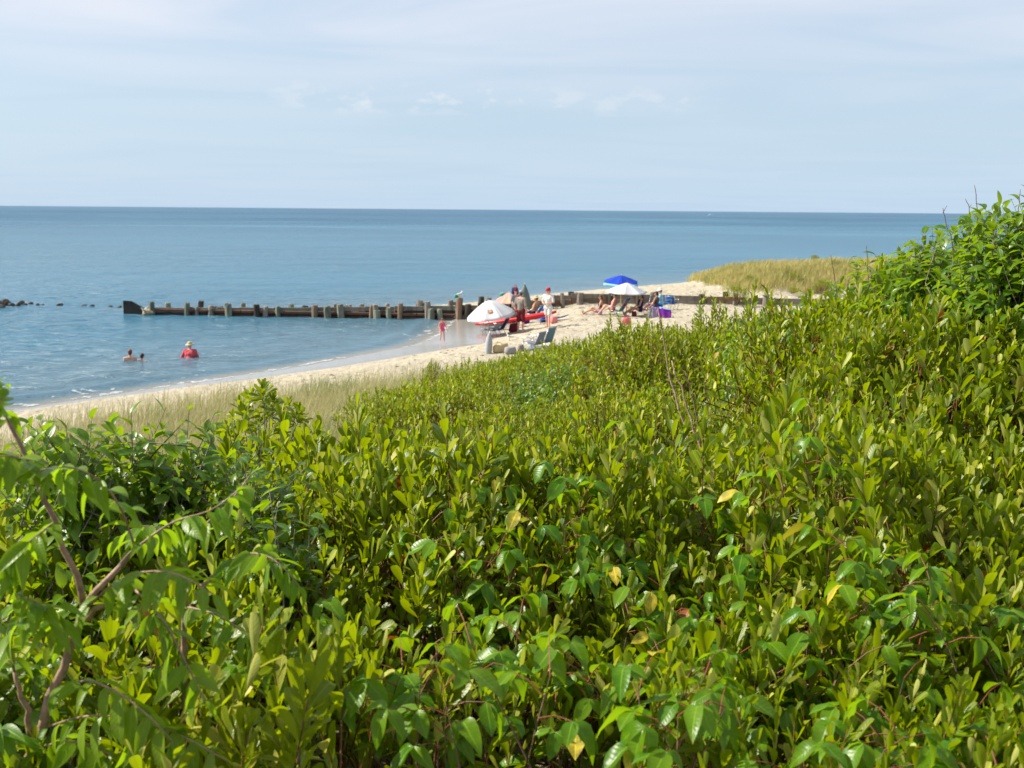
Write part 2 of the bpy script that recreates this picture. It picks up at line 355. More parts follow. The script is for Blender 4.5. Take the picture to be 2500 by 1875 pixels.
def sea_z(x, y, d):
    chop = (fbm(x * .5 + 40, y * 1.5, 21, 4) - .5) * .085 + (fbm(x * 1.7, y * 3.9, 25) - .5) * .045
    crest = .5 + .5 * np.sin(alongs(x, y) * .55 + 2 * vnoise(x * .3, y * .3, 4))
    wv = .13 * np.exp(-((d + 1.25 + .5 * (vnoise(x * .35, y * .35, 12) - .5)) / .42) ** 2) * (.35 + .9 * vnoise(x * .4, y * .4, 15))
    wv2 = .05 * np.exp(-((d + 3.6 + (vnoise(x * .2, y * .2, 17) - .5)) / .9) ** 2)
    return chop * sst(-d, .1, 2.5) + (wv + wv2) * (y < wall_y(x)) + .012 * sst(d, -1, .2)
def sea():
    xs = axis(-60000, 60000, -34, 8, .22, 1.25); ys = axis(-300, 60000, 27, 70, .22, 1.16)
    X, Y = np.meshgrid(xs, ys, indexing='ij'); x, y = X.ravel(), Y.ravel(); d = shore(x, y)
    nr = np.exp(-(np.maximum(np.hypot(x, y) - 75, 0) / 40) ** 2)
    z = sea_z(x, y, d) * nr
    mb = MB(); gridmesh(mb, np.stack([x, y, z], -1), len(xs), len(ys))
    m, t, out = newmat('sea_water')
    sh = t.new('ShaderNodeAttribute', attribute_name='shore').outputs['Fac']
    geo = t.new('ShaderNodeNewGeometry'); pos = geo.outputs['Position']
    dist = t.new('ShaderNodeVectorMath', {0: pos}, operation='LENGTH').outputs['Value']
    b1 = t.noise(pos, .020, 4, .55, scl=(.35, 1.0, 1.0)); b2 = t.noise(pos, .0022, 3, .5, scl=(.28, 1.0, 1.0))
    sl = t.math('MULTIPLY', t.math('ADD', b1, b2), .5)
    deep = t.mix(t.ss(dist, 50, 700), (.022, .124, .198), (.003, .056, .122))
    deep = t.mix(t.ss(sl, .42, .62, 0, .7), deep, (.032, .152, .228))
    col = t.mix(t.ss(sh, -16.0, -1.6), deep, (.068, .140, .185))
    col = t.mix(t.ss(sh, -.9, .1), col, (.20, .185, .15))
    w1 = t.noise(pos, 1.9, 5, .66, scl=(.42, 1.0, 1.0), dist=.6); w2 = t.noise(pos, .16, 3, .55, scl=(.35, 1.0, 1.0))
    h = t.math('ADD', t.math('MULTIPLY', w1, .42), t.math('MULTIPLY', w2, 1.3))
    st = t.math('MULTIPLY', t.math('MULTIPLY', t.ss(sl, .40, .62, 1.0, .55), t.ss(dist, 40, 140, .9, 1.0)), t.ss(sh, -3.5, .0, 1.0, .4))
    b = t.new('ShaderNodeBump', {'Height': h, 'Strength': st, 'Distance': 1.15})
    p = t.new('ShaderNodeBsdfPrincipled', {'Base Color': col, 'Roughness': t.ss(dist, 30, 600, .2, .32), 'IOR': 1.33, 'Specular IOR Level': t.ss(dist, 60, 700, .46, .24), 'Normal': b.outputs[0]})
    t.l.new(p.outputs[0], out.inputs[0])
    o = mb.build('sea_water', 'sea_water')
    a = o.data.attributes.new('shore', 'FLOAT', 'POINT'); a.data.foreach_set('value', np.clip(d, -60, 60).astype(np.float32))
    tag(o, 'calm blue sea reaching to the horizon', kind='structure')
sea()

def foam():
    m, t, out = newmat('sea_foam')
    p = t.new('ShaderNodeBsdfPrincipled', {'Base Color': (.52, .54, .55, 1), 'Roughness': .7})
    nz = t.noise(t.new('ShaderNodeNewGeometry').outputs['Position'], 14, 4, .6)
    n8 = t.noise(t.new('ShaderNodeNewGeometry').outputs['Position'], 6.0, 5, .65); tp = t.new('ShaderNodeBsdfTransparent')
    t.l.new(t.new('ShaderNodeMixShader', {0: t.ss(n8, .36, .62, .15, .8), 1: tp.outputs[0], 2: p.outputs[0]}).outputs[0], out.inputs[0])
    mb = MB(); xs = np.arange(-19, -2.0, .055); ys = np.arange(22, 57.2, .075)
    X, Y = np.meshgrid(xs, ys, indexing='ij'); d = sdist(X, Y, NEAR)
    n = fbm(X * 3.4, Y * 3.4, 31, 4); big = vnoise(X * .22, Y * .22, 33); big2 = vnoise(X * .45 + 9, Y * .45, 35)
    front = .22 + .5 * (vnoise(X * .3, Y * .3, 37) - .5); lace = 1 - np.abs(2 * fbm(X * 2.3, Y * 2.3, 39, 3) - 1) * 2.2
    edge = np.exp(-((d - front) / .17) ** 2) * .52 * (.55 + .35 * big2 + .45 * sst(Y, 33, 37) * (1 - sst(Y, 40, 43)) + .4 * sst(Y, 45, 48))
    swash = sst(d, -1.7, -.5) * (1 - sst(d, front - .15, front + .1)) * (.12 + .20 * sst(big, .35, .8) + .17 * sst(Y, 45, 51)) * (.3 + lace)
    brk = np.exp(-((d + 1.15) / .20) ** 2) * sst(big2, .5, .8) * .40
    val = edge + swash + brk
    keep = (val + (n - .5) * 1.1 > .47) & (d > -2.6) & (d < 1.0)
    zz = np.maximum(ground(X, Y), sea_z(X, Y, d)) + .012 + .05 * brk * n + .02 * (n - .5)
    P = np.stack([X, Y, zz], -1); nu, nv = X.shape
    cell = keep[:-1, :-1] & keep[1:, :-1] & keep[1:, 1:] & keep[:-1, 1:]
    i, j = np.nonzero(cell); a = i * nv + j; F = np.stack([a, a + nv, a + nv + 1, a + 1], 1)
    used, inv = np.unique(F, return_inverse=True); mb.add(P.reshape(-1, 3)[used], inv.reshape(F.shape))
    tag(mb.build('sea_foam', 'sea_foam'), 'white foam of the small waves washing up the sand', kind='stuff')
foam()

# ------------------------------------------------------------------ timber groyne
def wood(name, c1, c2, c3):
    m, t, out = newmat(name)
    pos = t.new('ShaderNodeTexCoord').outputs['Object']; gpos = t.new('ShaderNodeNewGeometry').outputs['Position']
    g = t.noise(pos, 9, 4, .65, scl=(.25, 3, 3)); s2 = t.noise(gpos, 1.6, 4, .6, scl=(2.2, 2.2, .6))
    rnd = t.new('ShaderNodeObjectInfo').outputs['Random']
    col = t.mix(t.ss(g, .3, .7), c1, c2); col = t.mix(t.ss(s2, .5, .68, 0, .85), col, c3)
    col = t.mix(t.math('MULTIPLY', rnd, .45), col, tuple(c * .45 for c in c1))
    b = t.new('ShaderNodeBump', {'Height': g, 'Strength': .6, 'Distance': .02})
    p = t.new('ShaderNodeBsdfPrincipled', {'Base Color': col, 'Roughness': .88, 'Specular IOR Level': .2, 'Normal': b.outputs[0]})
    t.l.new(p.outputs[0], out.inputs[0])
wood('timber_grey', (.20, .175, .145), (.30, .265, .22), (.105, .075, .05))
wood('timber_rust', (.20, .135, .09), (.27, .20, .145), (.23, .085, .04))
wood('timber_green', (.19, .20, .15), (.27, .28, .215), (.10, .095, .07))
wood('timber_dark', (.050, .043, .034), (.085, .072, .055), (.03, .026, .02))
wood('timber_wet', (.13, .070, .045), (.185, .105, .07), (.07, .045, .03))
def groyne():
    root = thing('timber_groyne', (0, 57, 0), 'weathered timber groyne wall of planks and posts running into the sea', 'groyne')
    def vec(x): return np.array([x, wall_y(x), 0.0])
    adir = unit(vec(10) - vec(0)); nrm = np.array([adir[1], -adir[0], 0]); base = np.array([0, 57.0, 0])
    xs = [at_z(u, 765, .1)[0] for u in (366, 450, 535, 591, 677, 765, 833, 903, 973, 1044, 1119, 1171)] + \
         [(u - 1250) / FPX * 56.0 for u in (1258, 1336, 1392, 1492, 1562, 1640, 1713, 1794, 1869, 1945)]
    xs = np.array(xs); edges = np.concatenate([[-19.4], xs[1:] - .02, [16.5]]); rr = random.Random(3)
    for k, (xa, xb) in enumerate(zip(edges[:-1], edges[1:])):
        n = max(1, int(round((xb - xa) / 2.2)))
        for q in range(n):
            x0 = xa + (xb - xa) * q / n; x1 = xa + (xb - xa) * (q + 1) / n; xm = (x0 + x1) / 2
            top = float(wall_top(xm)); bot = min(gz(xm, wall_y(xm) - .3) - .25, top - .35)
            hh = .235; z = top; i = 0
            while z > max(bot, -.5):
                th = hh * rr.uniform(.94, 1.0); mb = MB(); c = vec(xm) - base; c[2] = z - th / 2
                rot = np.stack([adir, -nrm * -1, np.array([0, 0, 1.0])], 1); rot[:, 1] = np.cross(rot[:, 2], rot[:, 0])
                wet = (z - th) < .24 and xm < -2.5
                box(mb, (0, 0, 0), ((x1 - x0) / abs(adir[0]) - rr.uniform(.012, .03), .075, th), rot, bev=.008)
                mt = 'timber_wet' if (z - th / 2) < .20 and xm < -2 else ('timber_dark' if xm < 0 and i > 0 else rr.choice(['timber_grey', 'timber_grey', 'timber_rust'] if xm > 0 else ['timber_dark', 'timber_grey', 'timber_grey', 'timber_green']))
                o = mb.build('plank', mt, root, smooth=False)
                o.location = c + nrm * rr.uniform(-.012, .012); o.rotation_euler = (0, rr.uniform(-.008, .008), 0)
                z -= hh; i += 1
    mb = MB()
    for a, b_ in zip(xs[:-1], xs[1:]):
        pass
    # long wale beam bolted low along the seaward half, in lengths
    for a, b_ in zip(np.linspace(-18.8, -2.6, 8)[:-1], np.linspace(-18.8, -2.6, 8)[1:]):
        mb = MB(); xm = (a + b_) / 2; c = vec(xm) - base + nrm * .135; c[2] = .235
        rot = np.stack([adir, np.cross([0, 0, 1], adir), [0, 0, 1]], 1)
        box(mb, (0, 0, 0), (b_ - a - .03, .17, .14), rot, bev=.02); mb.build('wale_beam', 'timber_wet', root, smooth=False).location = c
    def post(x, off, top, r, mat, lean=(0, 0)):
        p = vec(x) - base + nrm * off; zb = gz(x, wall_y(x) - off if off > 0 else wall_y(x) + .4) - .4; zb = min(zb, -.1 if x < -3 else zb)
        h = top - zb; mb = MB(); n = 9; a = np.arange(n) * 2 * np.pi / n
        lv = [(0, 1.05), (.5, 1.0), (.92, .97), (.985, .9), (1.0, .72)]
        V = []
        for f, s_ in lv:
            rj = r * s_ * (1 + .09 * np.array([rr.uniform(-1, 1) for _ in range(n)]))
            V.append(np.stack([rj * np.cos(a) + lean[0] * f * h, rj * np.sin(a) + lean[1] * f * h, np.full(n, f * h) + (np.array([rr.uniform(-.02, .02) for _ in range(n)]) if f > .9 else 0)], 1))
        F = [(i * n + j, i * n + (j + 1) % n, (i + 1) * n + (j + 1) % n, (i + 1) * n + j) for i in range(len(lv) - 1) for j in range(n)] + [tuple(range((len(lv) - 1) * n, len(lv) * n))]
        mb.add(np.concatenate(V), F); o = mb.build('post', mat, root, smooth=False); o.location = (p[0], p[1], zb); o.rotation_euler = (0, 0, rr.uniform(0, 3)); return o
    P = [(373, 734, 'g', 0), (407, 733, 'g', 1), (450, 736, 'g', 0), (481, 733, 'd', 1), (535, 742, 'd', 1), (558, 738, 'g', 0), (591, 737, 'g', 1), (627, 739, 'd', 0), (677, 742, 'g', 0), (704, 740, 'g', 1),
         (741, 738, 'd', 1), (765, 737, 'r', 0), (799, 744, 'g', 2), (814, 737, 'y', 1), (833, 738, 'g', 0), (880, 736, 'y', 1), (903, 738, 'r', 0), (922, 748, 'g', 2), (950, 746, 'g', 2), (973, 732, 'r', 0), (1023, 729, 'y', 1), (1044, 731, 'y', 0), (1052, 749, 'g', 2),
         (1076, 748, 'g', 2), (1096, 730, 'y', 1), (1119, 727, 'r', 0), (1171, 724, 'd', 1), (1190, 725, 'y', 1), (1336, 716, 'y', 0), (1391, 712, 'd', 1), (1413, 715, 'y', 0), (1492, 717, 'd', 0), (1562, 715, 'd', 0), (1713, 718, 'd', 0), (1767, 714, 'd', 1), (1794, 717, 'y', 0), (1869, 720, 'y', 0)]
    mm = {'g': 'timber_green', 'd': 'timber_dark', 'r': 'timber_rust', 'y': 'timber_grey'}
    for u, v, c, row in P:
        off = (.20, -.30, .42)[row]; x = (u - 1250) / FPX * 57.0
        for _ in range(3): Y = wall_y(x) - off; x = (u - 1250) / FPX * Y + .012
        top = at_y(u, v, Y)[2] - (rr.uniform(.03, .20) if u < 1100 else rr.uniform(-.04, .05) * (u != 1119)); wid = 12 if u < 900 else 14
        post(x, off, top, rr.uniform(.135, .19) * (1.2 if u in (833, 1336, 1413) else 1), mm[c], (rr.uniform(-.07, .07), rr.uniform(-.04, .04)))
    for q in range(26):      # worn stubs left between the posts
        x = rr.uniform(-18, -1.5) if q < 20 else rr.uniform(-1, 8); post(x, rr.choice((-.30, -.34, .24)), float(wall_top(x)) + rr.uniform(.0, .16), rr.uniform(.09, .17), rr.choice(('timber_dark', 'timber_grey', 'timber_green', 'timber_grey')), (rr.uniform(-.1, .1), rr.uniform(-.06, .06)))
    # sloping board at the sea end
    x0, x1 = at_z(316, 764)[0], at_z(362, 764)[0]; pts = [(x0, -.4), (x1 + .1, -.4), (x1 + .1, .36), (x0 + .45, .70), (x0, .72)]
    V = []
    for th in (-.05, .05):
        for px, pz in pts: q = vec(px) - base + nrm * (.3 + th); V.append((q[0], q[1], pz))
    mb = MB(); n = 5; mb.add(V, [tuple(range(n)), tuple(range(2 * n - 1, n - 1, -1))] + [(i, n + i, n + (i + 1) % n, (i + 1) % n) for i in range(n)])
    mb.build('end_board', 'timber_dark', root, smooth=False)
groyne()

pbr('rock_dark', (.075, .060, .048), .8, scale=5, var=.3, bump=.6)
pbr('rock_tan', (.42, .33, .20), .8, scale=6, var=.25, bump=.5)
pbr('rock_grey', (.20, .19, .18), .8, scale=6, var=.25, bump=.5)
def rock_mesh(mb, r, seed, flat=.6):
    n, m = 11, 8; q = np.random.default_rng(seed); t0 = MB(); ball(t0, (0, 0, 0), 1.0, n, m); V = t0.v[0]
    F = [tuple(x) for x in zip()]; k = V.copy(); ax = q.normal(size=(7, 3)); ax = unit(ax)
    s = np.ones(len(V))
    for a in ax: s = np.minimum(s, .80 / np.maximum(V @ a, .05))
    V = V * np.clip(s, .55, 1)[:, None] * (1 + q.normal(0, .03, (len(V), 1))) * np.array(r) * np.array([1, 1, flat])
    b = MB(); ball(b, (0, 0, 0), 1.0, n, m); mb.v.append(V); mb.loops += [l + mb.n for l in b.loops]; mb.tot += b.tot; mb.mi += b.mi; mb.tint += b.tint; mb.luv += b.luv; mb.n += len(V)
ROCKS = [(-12, 747, 40, .62, 'large flat boulder'), (14, 744, 30, .7, None), (28, 746, 16, .6, None), (44, 746, 15, .8, None), (53, 742, 16, .75, None), (4, 750, 20, .5, None), (62, 744, 10, .5, None), (75, 741, 13, .55, None),
         (92, 744, 10, .5, None), (104, 744, 9, .4, None), (146, 745, 19, .38, None), (205, 746, 14, .35, None), (225, 747, 13, .5, None), (270, 748, 11, .35, None), (292, 749, 13, .4, None)]
for k, (u, v, wpx, fl, nm) in enumerate(ROCKS):
    p = at_z(u, v, .02); r = wpx * p[1] / FPX / 1.75; mb = MB(); rock_mesh(mb, (r, r * .8, r), 40 + k, fl)
    o = mb.build('rock', 'rock_dark', smooth=False); o.location = (p[0], p[1], .02 + r * fl * .25); o.rotation_euler = (0, 0, k * 1.7)
    lab = 'big flat dark rock at the end of the rock pile in the sea' if nm else ('dark rock of the pile standing out of the sea beyond the groyne' if u < 70 else 'low dark rock just above the water between rock pile and groyne')
    tag(o, lab, 'rock', 'rocks in the sea beyond the groyne')

def seaweed():
    pbr('seaweed', (.10, .075, .045), .9, scale=20, var=.3)
    mb = MB(); q = np.random.default_rng(5); n = 0
    while n < 330:
        x, y = q.uniform(-12, 14), q.uniform(30, 56); d = float(sdist(np.array([x]), np.array([y]), NEAR)[0])
        if d < 3.4 or y > wall_y(x) - .4 or float(dprime(np.array([x]), np.array([y]))[0]) > 12.5: continue
        z = gz(x, y); s = q.uniform(.02, .09) * q.uniform(.4, 1.2); a = q.uniform(0, 6.28)
        t0 = MB(); V = np.array([(math.cos(b) * s * q.uniform(.4, 1.6), math.sin(b) * s * q.uniform(.4, 1.2), q.uniform(-.005, .02)) for b in np.arange(7) * .9])
        mb.add(np.concatenate([V, [(0, 0, s * .5)]]) + (x, y, z), [(i, (i + 1) % 7, 7) for i in range(7)]); n += 1
    tag(mb.build('seaweed_scraps', 'seaweed', smooth=False), 'dark scraps of dry seaweed strewn over the sand', kind='stuff')
seaweed()
# far motor boat
def boat():
    pbr('boat_white', (.8, .8, .78), .35, scale=2, var=.03); pbr('boat_glass', (.03, .04, .05), .15)
    p = at_z(1734, 526, 0); dist = p[1]; L = 11 * dist / FPX
    r = thing('motor_boat', (p[0], p[1], 0), 'tiny white motor boat far out near the horizon', 'boat'); s = L / 8.0
    mb = MB(); st = [(-4, 1.2, .9), (-1, 1.3, .95), (2, 1.05, 1.15), (3.4, .5, 1.35), (4.1, .03, 1.5)]; V = []
    for x, hw, top in st: V += [(x, -hw, top), (x, -hw * .75, -.3), (x, hw * .75, -.3), (x, hw, top)]
    F = [(i * 4 + j, i * 4 + j + 1, i * 4 + 5 + j, i * 4 + 4 + j) for i in range(4) for j in range(3)] + [(0, 3, 2, 1)] + [(i * 4, i * 4 + 4, i * 4 + 7, i * 4 + 3) for i in range(4)]
    mb.add(np.array(V) * s, F); mb.build('hull', 'boat_white', r, smooth=False)
    mb = MB(); box(mb, (-.2 * s, 0, 1.5 * s), (2.6 * s, 1.7 * s, 1.3 * s), bev=.2 * s); cb = mb.build('cabin', 'boat_white', r, smooth=False)
    mb = MB(); box(mb, (1.12 * s, 0, 1.75 * s), (.1 * s, 1.4 * s, .5 * s)); mb.build('windscreen', 'boat_glass', cb)
boat()
# ------------------------------------------------------------------ leaves
TEMPL = {}
def leaf_template(name, mat, ratio, a, b, fold, droop, n, twist=0.0, wave=0.0):
    t = np.linspace(0, 1, n + 1)
    if b < .5 and n > 4: t = np.array([0, .16, .36, .58, .76, .88, .96, 1.0]); n = 7
    wmax = (a / (a + b)) ** a * (b / (a + b)) ** b
    wd = ratio / 2 * (t ** a * (1 - t) ** b) / wmax
    V, UV, rows = [], [], []
    for i, ti in enumerate(t):
        zc = -droop * ti * ti; yc = ti * (1 - .25 * droop * ti)
        if i in (0, n): rows.append([len(V)]); V.append((0, yc, zc)); UV.append((0, ti, 0)); continue
        r = []
        for sx in (-1, 0, 1):
            tw = twist * ti; x = sx * wd[i]; z = abs(sx) * fold * wd[i] + wave * math.sin(ti * 9 + sx) * wd[i]
            r.append(len(V)); V.append((x * math.cos(tw) - z * math.sin(tw), yc, zc + x * math.sin(tw) + z * math.cos(tw))); UV.append((sx, ti, 0))
        rows.append(r)
    F = []
    for p, q in zip(rows[:-1], rows[1:]):
        if len(p) == 1 and len(q) == 3: F += [(p[0], q[1], q[0]), (p[0], q[2], q[1])]
        elif len(q) == 1: F += [(p[0], p[1], q[0]), (p[1], p[2], q[0])]
        else: F += [(p[0], p[1], q[1], q[0]), (p[1], p[2], q[2], q[1])]
    d = {}
    for f in F: d.setdefault(len(f), []).append(f)
    TEMPL[name] = dict(V=np.array(V, float), F=[np.array(x) for x in d.values()], UV=np.array(UV, float), mat=mat, ratio=ratio, me=None)
for nm, mt in (('bay', 'bayberry_leaf'), ('bayp', 'bayberry_leaf_pale_glint'), ('bayy', 'yellow_leaf'), ('bayr', 'red_leaf')):
    leaf_template(nm + '0', mt, .33, 1.25, .42, .25, .10, 5); leaf_template(nm + '1', mt, .29, 1.15, .45, .5, -.12, 5, .5); leaf_template(nm + '2', mt, .34, 1.3, .38, .12, .25, 5, -.4)
leaf_template('mbay', 'bayberry_leaf', .33, 1.2, .45, .35, .12, 3, .3); leaf_template('mbayp', 'bayberry_leaf_pale_glint', .34, 1.1, .55, .35, .12, 3, .3)
for nm, mt in (('broad', 'broad_leaf'), ('broady', 'yellow_leaf'), ('broadr', 'red_leaf')):
    leaf_template(nm + '0', mt, .52, .75, .9, .30, .34, 6, .15, .12); leaf_template(nm + '1', mt, .47, .7, .95, .50, .60, 6, .35, .20)
leaf_template('cherry0', 'cherry_leaf', .44, .75, .95, .38, .34, 6, .1, .06); leaf_template('cherry1', 'cherry_leaf', .40, .75, .95, .55, .6, 6, -.3, .08); leaf_template('cherry2', 'cherry_leaf', .46, .8, .9, .2, .15, 6, .3)
leaf_template('sumac0', 'sumac_leaf', .32, .75, 1.05, .3, .28, 6, .2, .06); leaf_template('sumac1', 'sumac_leaf', .29, .75, 1.1, .55, .5, 6, -.35, .05); leaf_template('msumac', 'sumac_leaf', .32, .75, 1.0, .6, .55, 4, .2)

class LS:
    def __init__(s): s.p = []; s.R = []; s.s = []; s.k = []
    def add(s, p, d, nrm, size, kinds):
        d = unit(d); x = unit(np.cross(d, nrm)); z = np.cross(x, d)
        s.p.append(p); s.R.append(np.stack([x, d, z], -1)); s.s.append(np.broadcast_to(size, (len(p),)).copy()); s.k.append(np.asarray(kinds))
    def done(s):
        if s.p: s.P = np.concatenate(s.p); s.RM = np.concatenate(s.R); s.S = np.concatenate(s.s); s.K = np.concatenate(s.k)
        else: s.P = np.zeros((0, 3)); s.RM = np.zeros((0, 3, 3)); s.S = np.zeros(0); s.K = np.zeros(0, dtype='U8')
        return s
    def merged(s, sel=None, off=(0, 0, 0)):
        mb = MB(); mats = []; sel = np.ones(len(s.P), bool) if sel is None else sel
        for k in np.unique(s.K[sel]):
            T = TEMPL[str(k)]; m = sel & (s.K == k); n = int(m.sum()); nv = len(T['V'])
            V = s.P[m][:, None] - np.asarray(off) + s.S[m][:, None, None] * np.einsum('nij,vj->nvi', s.RM[m], T['V'])
            if T['mat'] not in mats: mats.append(T['mat'])
            idx = (np.arange(n) * nv)[:, None, None]
            F = [(f[None] + idx).reshape(-1, f.shape[1]) for f in T['F']]
            mb.add(V.reshape(-1, 3), [] if not n else F[0], mats.index(T['mat']), np.repeat(rng.random(n), nv), np.tile(T['UV'], (n, 1)))
            base = mb.n - n * nv
            for f in F[1:]: mb.loops.append((f + base).ravel()); mb.tot.append(np.full(len(f), f.shape[1])); mb.mi.append(np.full(len(f), mats.index(T['mat'])))
        return mb, mats
def leaf_mesh(k):
    T = TEMPL[k]
    if T['me'] is None:
        mb = MB(); mb.add(T['V'], T['F'][0], 0, 0.0, T['UV'])
        for f in T['F'][1:]: mb.loops.append(f.ravel()); mb.tot.append(np.full(len(f), f.shape[1])); mb.mi.append(np.zeros(len(f), int))
        T['me'] = mb.mesh(T['mat'], T['mat'], True, True)
    return T['me']
def tubes(mb, P, r, n=3, mi=0):
    """P (N, m, 3) polylines, r (m,) or (N, m) radii"""
    P = np.asarray(P, float); N, m, _ = P.shape; r = np.broadcast_to(r, (N, m))
    d = unit(np.gradient(P, axis=1)) if m > 2 else np.repeat(unit(P[:, 1:] - P[:, :1]), 2, 1)
    a = np.where(np.abs(d[..., 2:]) < .9, np.array([0, 0, 1.0]), np.array([1.0, 0, 0])); x = unit(np.cross(a, d)); y = np.cross(d, x)
    an = np.arange(n) * 2 * np.pi / n
    V = P[:, :, None] + r[..., None, None] * (np.cos(an)[:, None] * x[:, :, None] + np.sin(an)[:, None] * y[:, :, None])
    b = (np.arange(N) * m * n)[:, None, None, None] + (np.arange(m - 1) * n)[None, :, None, None]
    j = np.arange(n); q = np.stack([j, (j + 1) % n, n + (j + 1) % n, n + j], 1)
    mb.add(V.reshape(-1, 3), (b + q[None, None]).reshape(-1, 4), mi)
def rdir(n): return unit(rng.normal(size=(n, 3)))
def pick(names, probs, n): return rng.choice(names, n, p=np.array(probs) / np.sum(probs))

def bay_shoots(ls, tip, ax, L, K=15, size=(.045, .075), detail=1, t0=50, t1=13):
    N = len(tip); x = unit(np.cross(ax, rdir(N))); y = np.cross(ax, x)
    for k in range(K):
        f = (k + .5) / K; az = k * 2.39996 + rng.random(N) * .6
        rad = np.cos(az)[:, None] * x + np.sin(az)[:, None] * y
        th = np.radians(t0 + (t1 - t0) * f ** 1.3 + rng.normal(0, 9, N))[:, None]
        d = ax * np.cos(th) + rad * np.sin(th) + rng.normal(0, .10, (N, 3)) + np.array([0, 0, .16])
        nrm = ax * np.sin(th) - rad * np.cos(th) + rng.normal(0, .25, (N, 3))
        p = tip - ax * (L * (1 - f) * .72)[:, None]
        sz = rng.uniform(*size, N) * (.72 + .55 * math.sin(math.pi * min(1, .25 + .75 * f)) * (1 - .35 * f * f))
        if detail: kk = pick(['bay0', 'bay1', 'bay2', 'bayp0', 'bayp1', 'bayy0', 'bayr0'], [.34, .28, .23, .08, .06, .004, .003], N)
        else: kk = pick(['mbay', 'mbayp', 'bayy0', 'bayr0'], [.81, .18, .006, .004], N)  # share of pale leaves doubles as painted sun glints on distant shrubs
        ls.add(p, d, nrm, sz, kk)
def cherry_shoots(ls, tip, ax, L, K=9, size=(.06, .095)):
    N = len(tip); x = unit(np.cross(ax, rdir(N))); y = np.cross(ax, x)
    for k in range(K):
        f = (k + .6) / K; az = k * 2.4 + rng.random(N) * 1.2; rad = np.cos(az)[:, None] * x + np.sin(az)[:, None] * y
        th = np.radians(85 - 45 * f + rng.normal(0, 14, N))[:, None]
        d = ax * np.cos(th) + rad * np.sin(th); d[:, 2] -= rng.uniform(.05, .55, N)
        nrm = np.array([0, 0, 1.0]) + .5 * ax - .3 * rad + rng.normal(0, .3, (N, 3))
        ls.add(tip - ax * (L * (1 - f))[:, None], d, nrm, rng.uniform(*size, N) * (1 - .3 * f), pick(['cherry0', 'cherry1', 'cherry2'], [.45, .35, .2], N))
def ivy_shoots(ls, mbp, tip, ax, L, K=4, size=(.055, .085)):
    N = len(tip)
    for k in range(K):
        f = (k + 1) / K; az = k * 2.2 + rng.random(N) * 6.28
        o = np.stack([np.cos(az), np.sin(az), rng.uniform(.25, .9, N)], 1); o = unit(o); p0 = tip - ax * (L * (1 - f) * .6)[:, None]
        pl = rng.uniform(.05, .10, N); p1 = p0 + o * pl[:, None]
        tubes(mbp, np.stack([p0, p0 * .5 + p1 * .5 + (0, 0, .008), p1], 1), np.array([.0016, .0013, .001]))
        for da, sc in ((0, 1.1), (1.25, .9), (-1.25, .9)):
            a2 = az + da + rng.normal(0, .2, N)
            d = np.stack([np.cos(a2), np.sin(a2), rng.uniform(-.75, .12, N)], 1)
            nrm = np.stack([rng.normal(0, .3, N), rng.normal(0, .3, N), np.ones(N)], 1) + .35 * o
            ls.add(p1, d, nrm, rng.uniform(*size, N) * sc, pick(['broad0', 'broad1', 'broady0', 'broadr0'], [.50, .46, .02, .006], N))

# ------------------------------------------------------------------ where the thicket stands
def hbush(x, y):
    dp = dprime(x, y)
    far_ = sst(y, 4.5, 7.5); ed = 1 - .62 * sst(y, 11, 15.5) - .25 * sst(-x, .3, 1.2) * (1 - far_)
    h = .86 + ed * (.56 + .60 * far_) * (fbm(x * .62 + 3, y * .62, 41) - .5) + ed * (.34 + .46 * far_) * (vnoise(x * 1.25, y * 1.25, 43) - .5)
    h = h * (.52 + .48 * sst(dp, 15.2, 19))
    h = h + .34 * sst(x, .7, 2.4) * (1 - sst(y, 10, 14)) * sst(y, 3.0, 5.0) - .44 * sst(x / np.maximum(y, .1), .10, .18) * sst(y, 9.5, 13)
    h = h - .16 * sst(-x, .3, .9) * sst(y, 3.2, 4) * (1 - sst(y, 6, 8))
    h = h + .30 * sst(x / np.maximum(y, .1), .17, .32) * sst(y, 2.1, 3.1) * (1 - sst(y, 7, 10))
    h = h - .42 * np.exp(-((y - 10.6 - .25 * x) / .9) ** 2) * sst(-x, -1.6, .2) - .30 * np.exp(-((x + 2.5) / .9) ** 2 - ((y - 7.0) / 1.3) ** 2)
    # the thicket's outline against the sand, as seen from the path: its highest shrubs stop short of this line
    u = 1250 + 2700 * x / np.maximum(y, .1)
    vs = np.interp(u, [850, 1000, 1300, 1450, 1550, 1620, 1700, 1780, 1850, 1950, 2010, 2100, 2160], [925, 890, 858, 825, 810, 795, 792, 800, 775, 750, 722, 690, 600])
    cap = 5.6 - (vs - 505 - (u * .0081)) / 2700 * y - .05 - .045 * sst(y, 5, 9)
    h = np.where((u > 850) & (u < 2160) & (y > 3.5), np.minimum(h, cap - ground(x, y)), h)
    return np.maximum(h, .25)
def canopy(x, y): return ground(x, y) + hbush(x, y)
def in_bush(x, y):
    a = x / np.maximum(y, .1); cut = 3.3 * sst(a, -.262, -.245) * (1 - sst(a, -.155, -.105)) + 1.6 * (1 - sst(a, -.36, -.32))
    return -cut * sst(y, 5, 7.5) + dprime(x, y) + (fbm(x * .6, y * .6, 47) - .5) * 3.2 + .9 * sst(y, 9, 14) - .6 * sst(-x, 1.5, 4) > 16.3
def A1(f, x, y): return float(f(np.array([x]), np.array([y]))[0])
